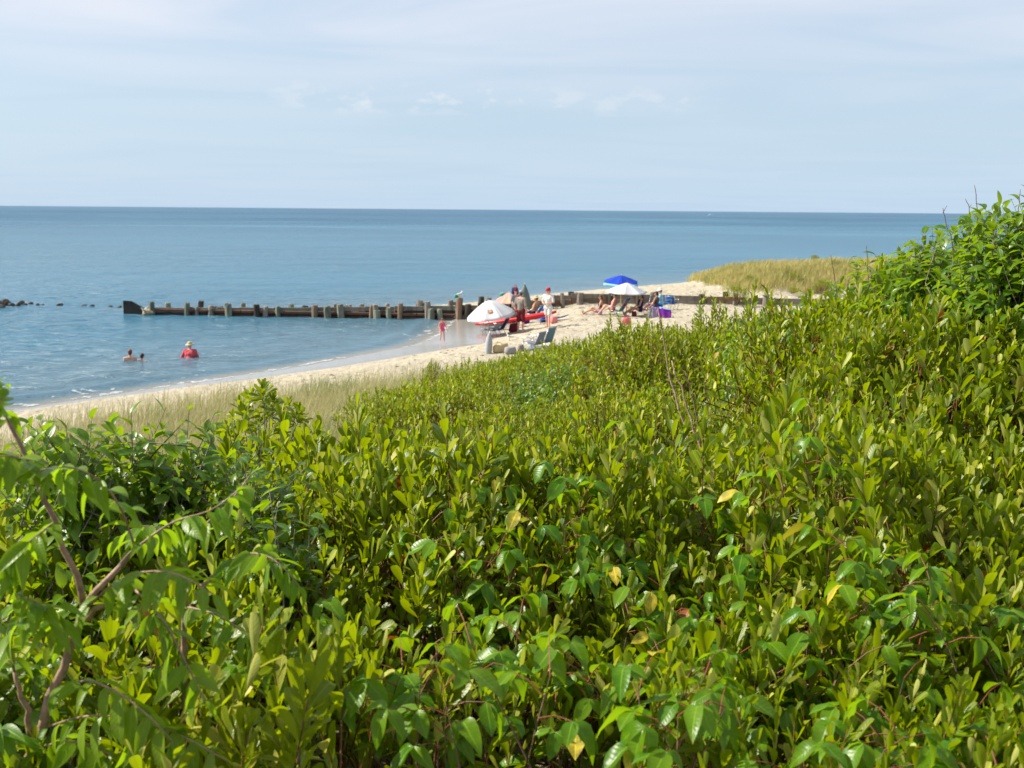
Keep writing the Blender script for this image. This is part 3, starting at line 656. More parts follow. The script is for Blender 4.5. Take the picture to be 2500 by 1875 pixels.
def stem_set(root, base, starts, tips, mat, nst=4, r0=.008, off=None):
    """a few main stems, each carrying the shoots that are nearest to it"""
    off = base if off is None else off; N = len(tips)
    if not N: return
    az = np.arctan2(tips[:, 1] - base[1], tips[:, 0] - base[0]); g = ((az + np.pi) / (2 * np.pi) * nst).astype(int) % nst
    for k in range(nst):
        m = g == k
        if not m.any(): continue
        top = starts[m].mean(0) * .55 + base * .45; mb = MB(); b0 = base + np.array([math.cos(k * 6.28 / nst - 2) * .05, math.sin(k * 6.28 / nst - 2) * .05, -.08])
        mid = (b0 + top) / 2 + rng.normal(0, .03, 3)
        tube(mb, np.array([b0, mid, top]) - off, [r0 * 1.3, r0, r0 * .7], 5)
        s, t = starts[m], tips[m]; q = np.repeat(top[None], len(s), 0)
        tubes(mb, np.stack([q, (q + s) / 2 + rng.normal(0, .02, s.shape), s, (s + t) / 2 + rng.normal(0, .004, s.shape), t], 1) - off, np.array([r0 * .6, r0 * .5, r0 * .42, r0 * .3, r0 * .12]))
        mb.build('stem', mat, root)

def zone(x, y):
    u = float(project(np.array([[x, y, A1(canopy, x, y)]]))[0][0])
    for lim, t in ((560, 'on the bathers\' side'), (1130, 'below the long groyne'), (1440, 'below the low white umbrella'), (1700, 'below the blue umbrella'), (2100, 'below the far grassy dune')):
        if u < lim: return t
    return 'below the tall cherry shrubs'
NEARP = []      # plants whose leaves are split into leaf objects
def shoots_in(cx, cy, rad, n, topf, jit=.05, lean=.24):
    r = rad * np.sqrt(rng.random(n)); a = rng.random(n) * 6.283; x = cx + r * np.cos(a); y = cy + r * np.sin(a)
    z = topf(x, y) + rng.normal(0, jit, n); ax = unit(np.stack([rng.normal(0.06, lean, n), rng.normal(-.02, lean, n), np.ones(n)], 1))
    return np.stack([x, y, z], 1), ax
def clear_cam(tip): return np.hypot(tip[:, 0], tip[:, 1]) > 1.75
def make_bay_near(cx, cy, sp=.62):
    g = gz(cx, cy); D = math.hypot(cx, cy)
    lab = 'near bayberry shrub with upright olive leaves, ' + zone(cx, cy)
    root = thing('bayberry_shrub', (cx, cy, g), lab, 'shrub', 'bayberry shrubs of the near thicket')
    VS = rng.choice([.78, .9, 1.0, 1.05, 1.15]); SZ = (.046 * VS, .078 * VS); n = int(np.interp(D, [2, 4, 6], [80, 72, 62]) / VS ** .8); ls = LS()
    tip, ax = shoots_in(cx, cy, sp * .68, n, canopy, .055); L = rng.uniform(.22, .40, n)
    m = clear_cam(tip); tip, ax, L = tip[m], ax[m], L[m]
    bay_shoots(ls, tip, ax, L, 15, SZ); low = tip - ax * L[:, None] * .75 + rng.normal(0, .05, tip.shape)
    k = rng.random(len(low)) < .55
    bay_shoots(ls, low[k] - (0, 0, .04), unit(ax[k] + rng.normal(0, .4, (k.sum(), 3))), L[k], 7, (.05, .075))
    stem_set(root, np.array([cx, cy, g]), tip - ax * L[:, None], tip, 'bark_red', 4, .007)
    NEARP.append((root, np.array([cx, cy, g]), ls.done()))
    return tip
def make_ivy(cx, cy, top_off=-.02, sp=.55, n=11):
    g = gz(cx, cy); root = thing('broadleaf_vine', (cx, cy, g), 'glossy three-leaved green vine on red stalks, ' + zone(cx, cy), 'plant', 'broad-leaved vines at the lower edge')
    ls = LS(); mbp = MB(); tip, ax = shoots_in(cx, cy, sp * .7, n, lambda x, y: canopy(x, y) + top_off, .05, .35); m = clear_cam(tip); tip, ax = tip[m], ax[m]; L = rng.uniform(.14, .3, len(tip))
    ivy_shoots(ls, mbp, tip, ax, L, 3, (.050, .080))
    if mbp.n:
        mbp.v = [v - np.array([cx, cy, g]) for v in mbp.v]; mbp.build('stalk_cluster', 'petiole_red', root)['kind'] = 'stuff'
    stem_set(root, np.array([cx, cy, g]), tip - ax * L[:, None], tip, 'bark_brown', 3, .006)
    NEARP.append((root, np.array([cx, cy, g]), ls.done()))
def make_cherry(cx, cy, ztop, rad, n, lab, grp, K=10, size=(.075, .120), nst=4, zlow=.85, extra=None):
    g = gz(cx, cy); root = thing('cherry_shrub', (cx, cy, g), lab, 'shrub', grp); ls = LS()
    d = rdir(n); d[:, 2] = np.where(d[:, 2] < 0, -.75 * d[:, 2] * np.sign(rng.random(n) - .25), d[:, 2]); d = unit(d + np.array([0, 0, .18])); r = rng.random(n) ** .22
    tip = np.array([cx, cy, ztop - zlow]) + d * r[:, None] * np.array([rad, rad, zlow])
    ax = unit(d * np.array([.9, .9, .6]) + np.array([0, 0, .55]) + rng.normal(0, .25, (n, 3))); L = rng.uniform(.22, .38, n)
    if extra is not None: tip = np.concatenate([tip, extra]); ax = np.concatenate([ax, unit(np.array([[.1, 0, 1]] * len(extra)) + rng.normal(0, .15, (len(extra), 3)))]); L = np.concatenate([L, [.25] * len(extra)])
    m = clear_cam(tip); tip, ax, L = tip[m], ax[m], L[m]
    cherry_shoots(ls, tip, ax, L, K, size); stem_set(root, np.array([cx, cy, g]), tip - ax * L[:, None], tip, 'bark_grey', nst, .007)
    NEARP.append((root, np.array([cx, cy, g]), ls.done()))

CHERRY_R = [(2.36, 5.05, 5.72, .46), (2.98, 5.3, 5.80, .5), (2.10, 5.6, 5.54, .44), (2.02, 6.3, 5.28, .46), (2.7, 6.2, 5.70, .55), (1.92, 7.0, 5.08, .42), (2.5, 7.3, 5.42, .5), (1.92, 8.2, 5.02, .5), (2.5, 8.8, 5.12, .5), (3.3, 6.6, 5.80, .55), (1.66, 6.2, 4.94, .38)]
for k, (x, y, z, r) in enumerate(CHERRY_R):
    ex = None
    if k == 0: ex = np.array([at_y(2440, 500, 5.0), at_y(2395, 520, 5.05), at_y(2300, 560, 5.1)])
    if k == 1: ex = np.array([at_y(2470, 520, 5.0), at_y(2490, 545, 5.1)])
    make_cherry(x, y, z, r, 260 if y < 6.5 else 150, 'tall dark green cherry shrub rising above the thicket at its high end', 'tall cherry shrubs at the high end of the thicket', extra=ex)
CHERRY_L = [(-1.16, 2.78, 5.10, .22, 52), (-.96, 3.0, 5.09, .24, 54), (-1.30, 3.1, 5.05, .24, 50), (-.74, 2.95, 5.0, .22, 46), (-.60, 2.7, 4.92, .18, 34)]
for k, (x, y, z, r, n) in enumerate(CHERRY_L):
    ex = np.array([at_y(160, 1040, 2.8), at_y(225, 1015, 2.85), at_y(120, 1070, 2.75)]) if k == 0 else None
    make_cherry(x, y, z, r, n, 'broad-leaved dark green shrub in front of the pale beach grass', 'broad-leaved shrubs before the beach grass', K=9, size=(.055, .085), zlow=.26, extra=ex)

for k, (x, y, z, r, n) in enumerate([(-.72, 1.98, 4.62, .2, 34), (-.92, 2.2, 4.68, .22, 38), (-.52, 2.2, 4.55, .2, 32), (-1.02, 2.5, 4.78, .22, 38), (-.35, 2.0, 4.45, .18, 28), (-.68, 2.42, 4.66, .2, 34), (-.85, 1.78, 4.72, .2, 36), (-.62, 1.84, 4.58, .18, 30), (-.98, 2.0, 4.84, .2, 34)]):
    make_cherry(x, y, z, r, n, 'large-leaved green shrub behind the brown sumac stems close to the camera', 'large-leaved shrubs behind the sumac stems', K=9, size=(.065, .10), zlow=.34)
def near_field():
    sp = .60; k = 0
    for j, y in enumerate(np.arange(1.9, 6.4, sp * .86)):
        for x in np.arange(-4.2, 5.4, sp):
            cx = x + (j % 2) * sp / 2 + rng.uniform(-.1, .1); cy = y + rng.uniform(-.1, .1)
            if abs(cx) > cy * .47 + 1.05 or math.hypot(cx, cy) < 1.9: continue
            if not A1(in_bush, cx, cy): continue
            if cx > 1.9 and cy > 4.6: continue
            if rng.random() < .03: continue
            if cy > 3.4 and rng.random() < .13: make_cherry(cx, cy, A1(canopy, cx, cy) + .04, .36, 46, 'leafy bright green shrub standing among the bayberry of the near thicket', 'leafy green shrubs among the near bayberry', K=8, size=(.045, .075), zlow=.40); continue
            make_bay_near(cx, cy, sp)
near_field()
for cx, cy, to in ((.12, 2.22, .0), (.48, 2.2, .0), (.85, 2.15, .02), (1.12, 2.4, .02), (.3, 2.55, -.02), (.68, 2.6, .03), (.98, 2.75, .02), (-.2, 2.45, -.03), (.05, 2.8, .0), (.42, 2.95, .02), (-.45, 2.15, -.05), (1.3, 2.85, .0), (.1, 1.95, -.02), (.55, 1.92, -.02), (.9, 1.85, 0)):
    make_ivy(cx, cy, to)

# bayberry clump that stands alone in front of the grass, with ball-like tufts
def tuft_bush():
    c = at_y(655, 1150, 6.6); g = gz(c[0], c[1]); root = thing('bayberry_bush', (c[0], c[1], g), 'open bayberry bush with round leaf tufts standing against the pale grass', 'bush')
    px = [(640, 955), (705, 985), (600, 1000), (570, 1020), (660, 1005), (735, 1010), (690, 1040), (620, 1045), (650, 1075), (555, 1040), (700, 1090), (600, 1090), (740, 1055), (570, 1070), (530, 1045), (640, 1110), (610, 960), (668, 975), (725, 1000), (655, 975), (585, 985), (630, 1015), (675, 1060), (545, 1075), (715, 1070), (610, 1120), (670, 1115), (580, 1115), (690, 1010), (645, 945)]
    tip = np.array([at_y(u, v, 6.6 + rng.uniform(-.25, .25)) for u, v in px]); ax = unit(np.stack([(tip[:, 0] - c[0]) * 1.2, rng.normal(0, .2, len(tip)), np.ones(len(tip)) * .8], 1)); L = np.full(len(tip), .11)
    ls = LS(); bay_shoots(ls, tip, ax, L, 24, (.055, .08), 1, 95, 15)
    stem_set(root, np.array([c[0], c[1], g]), tip - ax * .1, tip, 'bark_grey', 5, .008); NEARP.append((root, np.array([c[0], c[1], g]), ls.done()))
tuft_bush()

# ------------------------------------------------------------------ winged sumac close to the camera
def sumac_near(label, base, stems, leaves, size=(.055, .08)):
    root = thing('sumac_shrub', tuple(base), label, 'shrub'); base = np.array(base)
    for st in stems:
        P = np.array([at_y(u, v, D) for u, v, D in st[1:]]); t = np.linspace(0, 1, len(P)); mb = MB()
        q = np.linspace(0, 1, 9); PP = np.stack([np.interp(q, t, P[:, i]) for i in range(3)], 1) - base
        PP[1:-1] += rng.normal(0, .003, PP[1:-1].shape)
        tube(mb, PP, np.linspace(st[0], st[0] * .55, 9), 6); mb.build('stem', 'bark_pink', root)
    lid = {0: 'sumac0', 1: 'sumac1'}
    for lf in leaves:
        P = np.array([at_y(u, v, D) for u, v, D in lf[1:]]); n = lf[0] + 3; t = np.linspace(0, 1, len(P)); q = np.linspace(0, 1, 12)
        PP = np.stack([np.interp(q, t, P[:, i]) for i in range(3)], 1); k = np.array([.25, .5, .25])
        for _ in range(2): PP[1:-1] = PP[:-2] * .25 + PP[1:-1] * .5 + PP[2:] * .25
        mb = MB(); tube(mb, PP - base, np.linspace(.0024, .0012, 12), 5); rach = mb.build('compound_leaf', 'bark_pink', root)
        for i in range(n):
            f = .05 + .95 * i / (n - 1); p = np.array([np.interp(f, q, PP[:, a]) for a in range(3)]); tg = unit(np.array([np.interp(min(f + .05, 1), q, PP[:, a]) - np.interp(f - .05, q, PP[:, a]) for a in range(3)]))
            side = unit(np.cross(tg, [0, 0, 1])); dr = lf_droop
            for sg in ((-1, 1) if i < n - 1 else (0,)):
                d = side * sg * rng.uniform(.7, 1) + tg * (.35 if sg else 1) + np.array([rng.normal(0, .2), rng.normal(0, .2), rng.uniform(-1.0, .15) if sg else -.2]); d = unit(d)
                nr = np.array([0, 0, 1.0]) + side * sg * .4 + rng.normal(0, .42, 3) + tg * .2
                x = unit(np.cross(d, nr)); z = np.cross(x, d); s = rng.uniform(*size) * (.75 + .4 * math.sin(math.pi * f))
                o = link('leaflet', leaf_mesh(lid[int(rng.random() < .45)]), rach)
                o.matrix_basis = Matrix.Translation(p - base) @ Matrix(np.stack([x, d, z], -1)).to_4x4() @ Matrix.Scale(s, 4)
lf_droop = .6
b1 = at_y(60, 1890, 1.85); gb = gz(b1[0], b1[1])
sumac_near('sumac shrub close by with brown stems and long drooping leaflets beside the frame edge', (b1[0], b1[1], gb),
    [(.011, (40, 2050, 1.9), (60, 1870, 1.86), (130, 1700, 1.85), (180, 1560, 1.85), (205, 1490, 1.85)), (.0075, (205, 1490, 1.85), (250, 1430, 1.86), (330, 1340, 1.88)), (.006, (205, 1490, 1.85), (190, 1400, 1.82), (140, 1270, 1.8), (90, 1160, 1.78), (20, 1030, 1.75)),
     (.006, (200, 1520, 1.85), (270, 1460, 1.82), (330, 1440, 1.8)), (.006, (75, 1800, 1.86), (60, 1720, 1.85), (35, 1640, 1.85))],
    [(8, (330, 1340, 1.88), (420, 1270, 1.9), (520, 1250, 1.92), (600, 1180, 1.95)), (9, (330, 1340, 1.88), (300, 1240, 1.84), (240, 1160, 1.8), (150, 1130, 1.76), (60, 1160, 1.74)),
     (8, (330, 1440, 1.8), (400, 1510, 1.74), (450, 1610, 1.72), (500, 1710, 1.71)),
     (9, (130, 1690, 1.85), (200, 1650, 1.78), (300, 1690, 1.73), (400, 1780, 1.71), (470, 1880, 1.72)), (8, (90, 1160, 1.78), (40, 1110, 1.74), (-60, 1120, 1.72)), (8, (35, 1640, 1.85), (20, 1560, 1.8), (60, 1500, 1.78), (140, 1480, 1.76)),
     (7, (20, 1030, 1.75), (0, 980, 1.75), (-20, 930, 1.75)), (8, (140, 1270, 1.8), (60, 1330, 1.76), (-20, 1420, 1.74)), (8, (60, 1850, 1.86), (150, 1800, 1.8), (260, 1830, 1.78), (330, 1900, 1.78)),
     (9, (205, 1490, 1.85), (300, 1400, 1.78), (420, 1390, 1.74), (520, 1450, 1.72)), (9, (100, 1780, 1.86), (220, 1740, 1.78), (380, 1760, 1.74), (560, 1860, 1.73)), (9, (60, 1870, 1.86), (10, 1780, 1.8), (-60, 1740, 1.78)), (8, (180, 1560, 1.85), (110, 1480, 1.78), (20, 1440, 1.74))])
b2 = at_y(450, 1900, 2.15); gb = gz(b2[0], b2[1])
sumac_near('sumac shrub with an upright pink-brown stem and light leaves on top', (b2[0], b2[1], gb),
    [(.008, (450, 1950, 2.15), (455, 1650, 2.15), (450, 1480, 2.14), (445, 1330, 2.12)), (.006, (470, 1480, 2.14), (500, 1430, 2.12), (530, 1390, 2.1))],
    [(7, (445, 1330, 2.12), (500, 1280, 2.1), (560, 1230, 2.1), (610, 1160, 2.12)), (8, (445, 1330, 2.12), (400, 1290, 2.1), (340, 1280, 2.08), (280, 1320, 2.08)), (9, (530, 1390, 2.1), (600, 1345, 2.06), (670, 1360, 2.02), (730, 1430, 2.0)),
     (8, (450, 1480, 2.14), (540, 1500, 2.08), (640, 1580, 2.04), (700, 1680, 2.03)), (8, (455, 1650, 2.15), (380, 1620, 2.08), (300, 1650, 2.05), (240, 1740, 2.04))], (.052, .072))

# ------------------------------------------------------------------ leaf objects: the largest visible leaves of each near plant
def split_leaves():
    A = [(i, ls) for i, (_, _, ls) in enumerate(NEARP)]
    P = np.concatenate([l.P + l.RM[:, :, 1] * l.S[:, None] * .5 for _, l in A]); S = np.concatenate([l.S for _, l in A]); PI = np.concatenate([np.full(len(l.P), i) for i, l in A])
    ratio = np.concatenate([[TEMPL[str(k)]['ratio'] for k in l.K] for _, l in A]); D = np.concatenate([l.RM[:, :, 1] for _, l in A]); X = np.concatenate([l.RM[:, :, 0] for _, l in A])
    u, v, z = project(P); q = 5; buf = np.full((376, 501), -1); order = np.argsort(-z)
    for t, s_ in ((0, 0), (-.28, 0), (.28, 0), (.1, .3), (.1, -.3)):
        uu, vv, zz = project(P + D * (S * t)[:, None] + X * (S * ratio * s_)[:, None]); ii = np.floor(vv / q).astype(int); jj = np.floor(uu / q).astype(int)
        ok = (ii >= 0) & (ii < 375) & (jj >= 0) & (jj < 500) & (zz > .3); o = order[ok[order]]
        if t == 0 and s_ == 0: zb = np.full(buf.shape, 1e9)
        new = np.full(buf.shape, -1); new[ii[o], jj[o]] = o; zn = np.where(new >= 0, z[new], 1e9); m = zn < zb; buf[m] = new[m]; zb[m] = zn[m]
    ids, cnt = np.unique(buf[buf >= 0], return_counts=True); area = np.zeros(len(P)); area[ids] = cnt * q * q
    pxl = S * FPX / z; ok = (area > 0) & (pxl > 26) & (pxl * ratio > 8)
    off = 0; n = 0
    for i, (root, base, ls) in enumerate(NEARP):
        m = slice(off, off + len(ls.P)); off += len(ls.P); o = ok[m]; sc = np.where(o, area[m] + pxl[m] * .5, -1)
        lim = 300
        pickd = np.argsort(-sc)[:lim]; pickd = pickd[sc[pickd] > 0]; rest = np.ones(len(ls.P), bool); rest[pickd] = False
        for j in pickd:
            ob = link('leaf', leaf_mesh(str(ls.K[j])), root); n += 1
            M = Matrix.Identity(4); rs = ls.RM[j] * ls.S[j]
            for a in range(3):
                for b in range(3): M[a][b] = rs[a, b]
                M[a][3] = ls.P[j, a] - base[a]
            ob.matrix_basis = M
        if rest.any():
            mb, mats = ls.merged(rest, base); mb.build('foliage', mats, root, True, True)['kind'] = 'stuff'
    print('near plants', len(NEARP), 'leaf objects', n, 'leaves', len(P))
split_leaves()

# ------------------------------------------------------------------ middle and far thicket: copies of a few grown shrubs
def bay_variant(seed, nsh, K, size, rad=.66):
    ls = LS(); r = rad * np.sqrt(rng.random(nsh)); a = rng.random(nsh) * 6.283; x = r * np.cos(a); y = r * np.sin(a)
    z = 1.0 - .28 * (r / rad) ** 2 + (fbm(x * 3 + seed * 9, y * 3, 5) - .5) * .34 + rng.normal(0, .04, nsh)
    tip = np.stack([x, y, z], 1); ax = unit(np.stack([x * .35 + rng.normal(.05, .2, nsh), y * .35 + rng.normal(0, .2, nsh), np.ones(nsh)], 1)); L = rng.uniform(.2, .34, nsh)
    bay_shoots(ls, tip, ax, L, K, size, 0)
    k = rng.random(nsh) < .5; bay_shoots(ls, tip[k] - ax[k] * .26 + rng.normal(0, .07, (k.sum(), 3)), unit(ax[k] + rng.normal(0, .35, (k.sum(), 3))), L[k], 6, size, 0)
    root = empty('bayberry_shrub', (0, 0, 0)); mb, mats = ls.done().merged(); mb.build('foliage', mats, root, True, True)['kind'] = 'stuff'
    stem_set(root, np.zeros(3), tip - ax * L[:, None], tip, 'bark_red', 3, .009); return root
def sumac_variant(seed, nl=44, rad=.6):
    ls = LS(); root = empty('sumac_shrub', (0, 0, 0)); mb = MB()
    r = rad * np.sqrt(rng.random(nl)); a = rng.random(nl) * 6.283; st = np.stack([r * np.cos(a) * .8, r * np.sin(a) * .8, .86 - .3 * (r / rad) ** 2 + rng.normal(0, .07, nl)], 1)
    az = a + rng.normal(0, .9, nl); ln = rng.uniform(.22, .36, nl); q = np.linspace(0, 1, 7)
    path = st[:, None] + np.stack([np.cos(az)[:, None] * q * ln[:, None], np.sin(az)[:, None] * q * ln[:, None], (.55 * q - .85 * q * q)[None] * ln[:, None]], -1)
    tubes(mb, path, np.linspace(.003, .0014, 7)); tubes(mb, np.stack([np.stack([st[:, 0] * .3, st[:, 1] * .3, np.zeros(nl)], 1), st * np.array([.75, .75, .6]), st], 1), np.array([.006, .004, .003]))
    for i in range(8):
        f = .2 + .8 * i / 7; k = min(int(f * 6), 5); p = path[:, k] + (path[:, k + 1] - path[:, k]) * (f * 6 - k); tg = unit(path[:, k + 1] - path[:, k]); sd = unit(np.cross(tg, [0, 0, 1.0]))
        for sg in (-1, 1):
            d = sd * sg * .85 + tg * .45; d[:, 2] -= rng.uniform(.1, .8, nl); nr = np.array([0, 0, 1.0]) + sd * sg * .4 + rng.normal(0, .25, (nl, 3))
            ls.add(p, d, nr, rng.uniform(.05, .075, nl), pick(['msumac', 'mbayp'], [.86, .14], nl))  # pale leaves mixed in as painted highlights among the leaflets
    m2, mats = ls.done().merged(); m2.build('foliage', mats, root, True, True)['kind'] = 'stuff'; mb.build('stem', 'bark_brown', root); return root
def leafy_variant(seed, n=70, rad=.55):
    ls = LS(); d = rdir(n); d[:, 2] = np.abs(d[:, 2]); r = rng.random(n) ** .3; tip = np.array([0, 0, .52]) + d * r[:, None] * np.array([rad, rad, .50]); ax = unit(d * np.array([.9, .9, .5]) + (0, 0, .5) + rng.normal(0, .25, (n, 3))); L = rng.uniform(.16, .28, n)
    cherry_shoots(ls, tip, ax, L, 9, (.05, .085)); root = empty('leafy_shrub', (0, 0, 0)); mb, mats = ls.done().merged(); mb.build('foliage', mats, root, True, True)['kind'] = 'stuff'
    stem_set(root, np.zeros(3), tip - ax * L[:, None], tip, 'bark_grey', 3, .007); return root
def mid_field():
    LEAFY = [leafy_variant(i) for i in range(3)]
    MID = [bay_variant(i, 120, 12, (.045, .07)) for i in range(5)]; FARV = [bay_variant(i + 9, 105, 10, (.05, .078)) for i in range(5)]; SUM = [sumac_variant(i) for i in range(3)]
    used = set(); pts = []; y = 5.9
    while y < 26:
        sp = float(np.interp(y, [6, 12, 24], [.66, .84, 1.05]))
        for x in np.arange(-14, 16, sp):
            cx = x + rng.uniform(-.28, .28) * sp; cy = y + rng.uniform(-.28, .28) * sp
            if abs(cx) > cy * .475 + 1.1 or cy < 5.9: continue
            if not A1(in_bush, cx, cy) or (cx > 1.75 and cy < 9.0 and cx > 1.45 + .08 * cy): continue
            pts.append((cx, cy))
        y += sp * .9
    # leave out the shrubs that stand wholly behind the tall ones
    keep = []
    for cx, cy in pts:
        t = np.array([[cx, cy, A1(canopy, cx, cy)]]); u, v, z = project(t)
        if u[0] > 2140 and cy > 9.6: continue
        if u[0] > 1990 and cy > 15: continue
        keep.append((cx, cy))
    print('mid shrubs', len(keep))
    for cx, cy in keep:
        sm = (A1(lambda a, b: fbm(a * .5, b * .5, 61), cx, cy) > .52 and .4 < cx < 4 and 6.5 < cy < 14) or (.6 < cx < 3.2 and 6.6 < cy < 12.5 and rng.random() < .62)
        lf = not sm and cy < 15 and A1(lambda a, b: vnoise(a * .9, b * .9, 67), cx, cy) > .70
        lst = SUM if sm else LEAFY if lf else (MID if cy < 11 else FARV); v = lst[int(rng.integers(len(lst)))]
        o = v if v.name not in used else copy_tree(v); used.add(v.name)
        top = A1(canopy, cx, cy) + rng.normal(0, .085) * (1 if cy < 14 else .6); s = rng.uniform(.78, 1.18) * (.95 if cy < 11 else 1.0)
        o.location = (cx, cy, top - s * .97); o.rotation_euler = (rng.normal(0, .05), rng.normal(0, .05), rng.uniform(-.9, .9) if not sm else rng.uniform(0, 6.28)); o.scale = (s, s, s)
        if sm: tag(o, 'sumac shrub with feathery drooping leaves among bayberry, ' + zone(cx, cy), 'shrub', 'sumac shrubs in the middle of the thicket')
        elif lf: tag(o, 'broader-leaved green shrub among the bayberry, ' + zone(cx, cy), 'shrub', 'broader-leaved shrubs in the middle of the thicket')
        elif cy < 11: tag(o, 'bayberry shrub halfway down the thicket, ' + zone(cx, cy), 'shrub', 'bayberry shrubs of the middle thicket')
        else: tag(o, 'bayberry shrub at the far edge of the thicket, ' + zone(cx, cy), 'shrub', 'bayberry shrubs at the far edge of the thicket')
    for v in MID + FARV + SUM + LEAFY:
        if v.name not in used:
            for c in list(v.children): bpy.data.objects.remove(c)
            bpy.data.objects.remove(v)
    # lone sprigs and bushes against the sand and the far dune
    for u, v, D, h, lab in ((1052, 880, 19.5, .62, 'slim bayberry sprig standing alone in front of the waterline'), (1475, 805, 19.0, .8, 'pointed bayberry top rising above the thicket edge before the sand'), (1345, 838, 19.2, .5, 'narrow bayberry sprig below the empty beach chairs')):
        p = at_y(u, v, D); o = copy_tree(FARV[0]); s = .34 if u != 1475 else .45; o.location = (p[0], p[1], p[2] - s * 1.6); o.scale = (s * .75, s * .75, s * 1.6); tag(o, lab, 'shrub')
    for u, v, w_, lab in ((1800, 742, 62, 'feathery pale green bush growing against the groyne'), (1990, 640, 24, 'small dark bush on the crest of the far dune'), (1937, 688, 34, 'dark green bush in the middle of the far grassy dune'), (2008, 715, 48, 'pale round grass-green bush at the foot of the far dune'), (1935, 716, 26, 'low green tuft at the foot of the far dune grass'), (1830, 690, 30, 'small green shrub near the seaward part of the far dune')):
        if u == 1990: p = at_y(u, v + 8, 68)
        else: p = at_ground(u, v + 6, 40)
        o = copy_tree(FARV[1 if u != 1990 else 2]); s = w_ * p[1] / FPX / 1.3; o.location = (p[0], p[1], p[2] - .1 * s); o.scale = (s, s, s * (1.15 if u != 1990 else 1.5)); tag(o, lab, 'bush')
mid_field()

# ------------------------------------------------------------------ bare stems and dead twigs
def bare(label, pts, r, mat='bark_grey', twigs=()):
    P = np.array([at_y(*p) for p in pts]); g = gz(P[-1, 0], P[-1, 1]); base = np.array([P[-1, 0], P[-1, 1], min(g, P[-1, 2])])
    root = thing('bare_stem', tuple(base), label, 'twig'); P = np.concatenate([P, [[P[-1, 0], P[-1, 1], g - .05]]]) if P[-1, 2] > g else P
    t = np.linspace(0, 1, len(P)); q = np.linspace(0, 1, 14); PP = np.stack([np.interp(q, t, P[:, i]) for i in range(3)], 1) - base; PP[1:-1] += rng.normal(0, r * .5, PP[1:-1].shape)
    mb = MB(); tube(mb, PP, np.linspace(r * .45, r, 14), 6)
    for i in range(2, 12):
        ball(mb, PP[i], r * (.5 + .05 * i) * 1.12, 5, 4)
    mb.build('stem', mat, root)
    for tw in twigs:
        mb = MB(); tube(mb, np.array([at_y(*p) for p in tw]) - base, np.linspace(r * .6, r * .3, len(tw)), 5); mb.build('twig', mat, root)
bare('tall thin bare grey stem crossing the purple towel', [(1606, 752, 5.4), (1622, 850, 5.4), (1640, 930, 5.35), (1668, 1030, 5.3), (1700, 1130, 5.2)], .0075, 'bark_pink')
bare('second bare pinkish stem beside the tall thin one', [(1640, 880, 5.6), (1665, 950, 5.55), (1690, 1040, 5.5), (1722, 1120, 5.4)], .0075, 'bark_pink')
bare('short bare brown stem to the far side of the pair of bare stems', [(1672, 905, 5.9), (1690, 970, 5.85), (1712, 1060, 5.8)], .006, 'bark_brown')
bare('thin dark bare twig in front of the far dune grass, leaning', [(2028, 622, 7.5), (2038, 680, 7.5), (2048, 745, 7.5), (2060, 800, 7.4)], .0045, 'bark_brown')
bare('straight upright dark bare twig in front of the far dune grass', [(2115, 600, 7.2), (2119, 660, 7.2), (2121, 720, 7.2), (2130, 820, 7.1)], .0045, 'bark_brown')
bare('forked bare twig rising over the sea from the tall cherry shrub', [(2302, 508, 6.0), (2308, 540, 6.0), (2322, 580, 6.0), (2330, 640, 6.0)], .0034, 'bark_brown', [[(2302, 520, 6.0), (2312, 502, 6.0)]])
bare('forked bare twig crossing the horizon', [(2357, 485, 6.2), (2366, 508, 6.2), (2370, 545, 6.2), (2374, 620, 6.2)], .0034, 'bark_brown', [[(2366, 508, 6.2), (2372, 498, 6.2)]])
bare('straight bare twig reaching well above the horizon', [(2379, 452, 6.2), (2384, 490, 6.2), (2388, 540, 6.2), (2390, 620, 6.2)], .0034, 'bark_brown')
bare('bare twig above the top of the cherry shrub at the frame edge', [(2491, 462, 5.6), (2489, 500, 5.6), (2487, 560, 5.6)], .003, 'bark_brown')
bare('thin bare twig before the sandy gap in the dune', [(1966, 690, 8.2), (1968, 740, 8.2), (1975, 800, 8.2)], .003, 'bark_brown')
bare('bare twig sloping against the foot of the far dune', [(2230, 600, 6.8), (2240, 640, 6.8), (2250, 690, 6.8)], .003, 'bark_grey')

# ------------------------------------------------------------------ beach grass
def grassmat(name, a, b, c):
    m, t, out = newmat(name); tint = t.new('ShaderNodeAttribute', attribute_name='tint').outputs['Fac']
    pos = t.new('ShaderNodeNewGeometry').outputs['Position']; n = t.noise(pos, .55, 3, .6)
    col = t.mix(tint, a, b); col = t.mix(t.ss(n, .42, .66, 0, .6), col, c)
    p = t.new('ShaderNodeBsdfPrincipled', {'Base Color': col, 'Roughness': .6, 'Specular IOR Level': .3}); tr = t.new('ShaderNodeBsdfTranslucent', {'Color': col})
    t.l.new(t.new('ShaderNodeMixShader', {0: .3, 1: p.outputs[0], 2: tr.outputs[0]}).outputs[0], out.inputs[0])
grassmat('beach_grass_blade', (.48, .42, .22), (.36, .345, .15), (.22, .26, .08)); grassmat('dune_grass_blade', (.52, .43, .17), (.40, .37, .12), (.25, .27, .07))
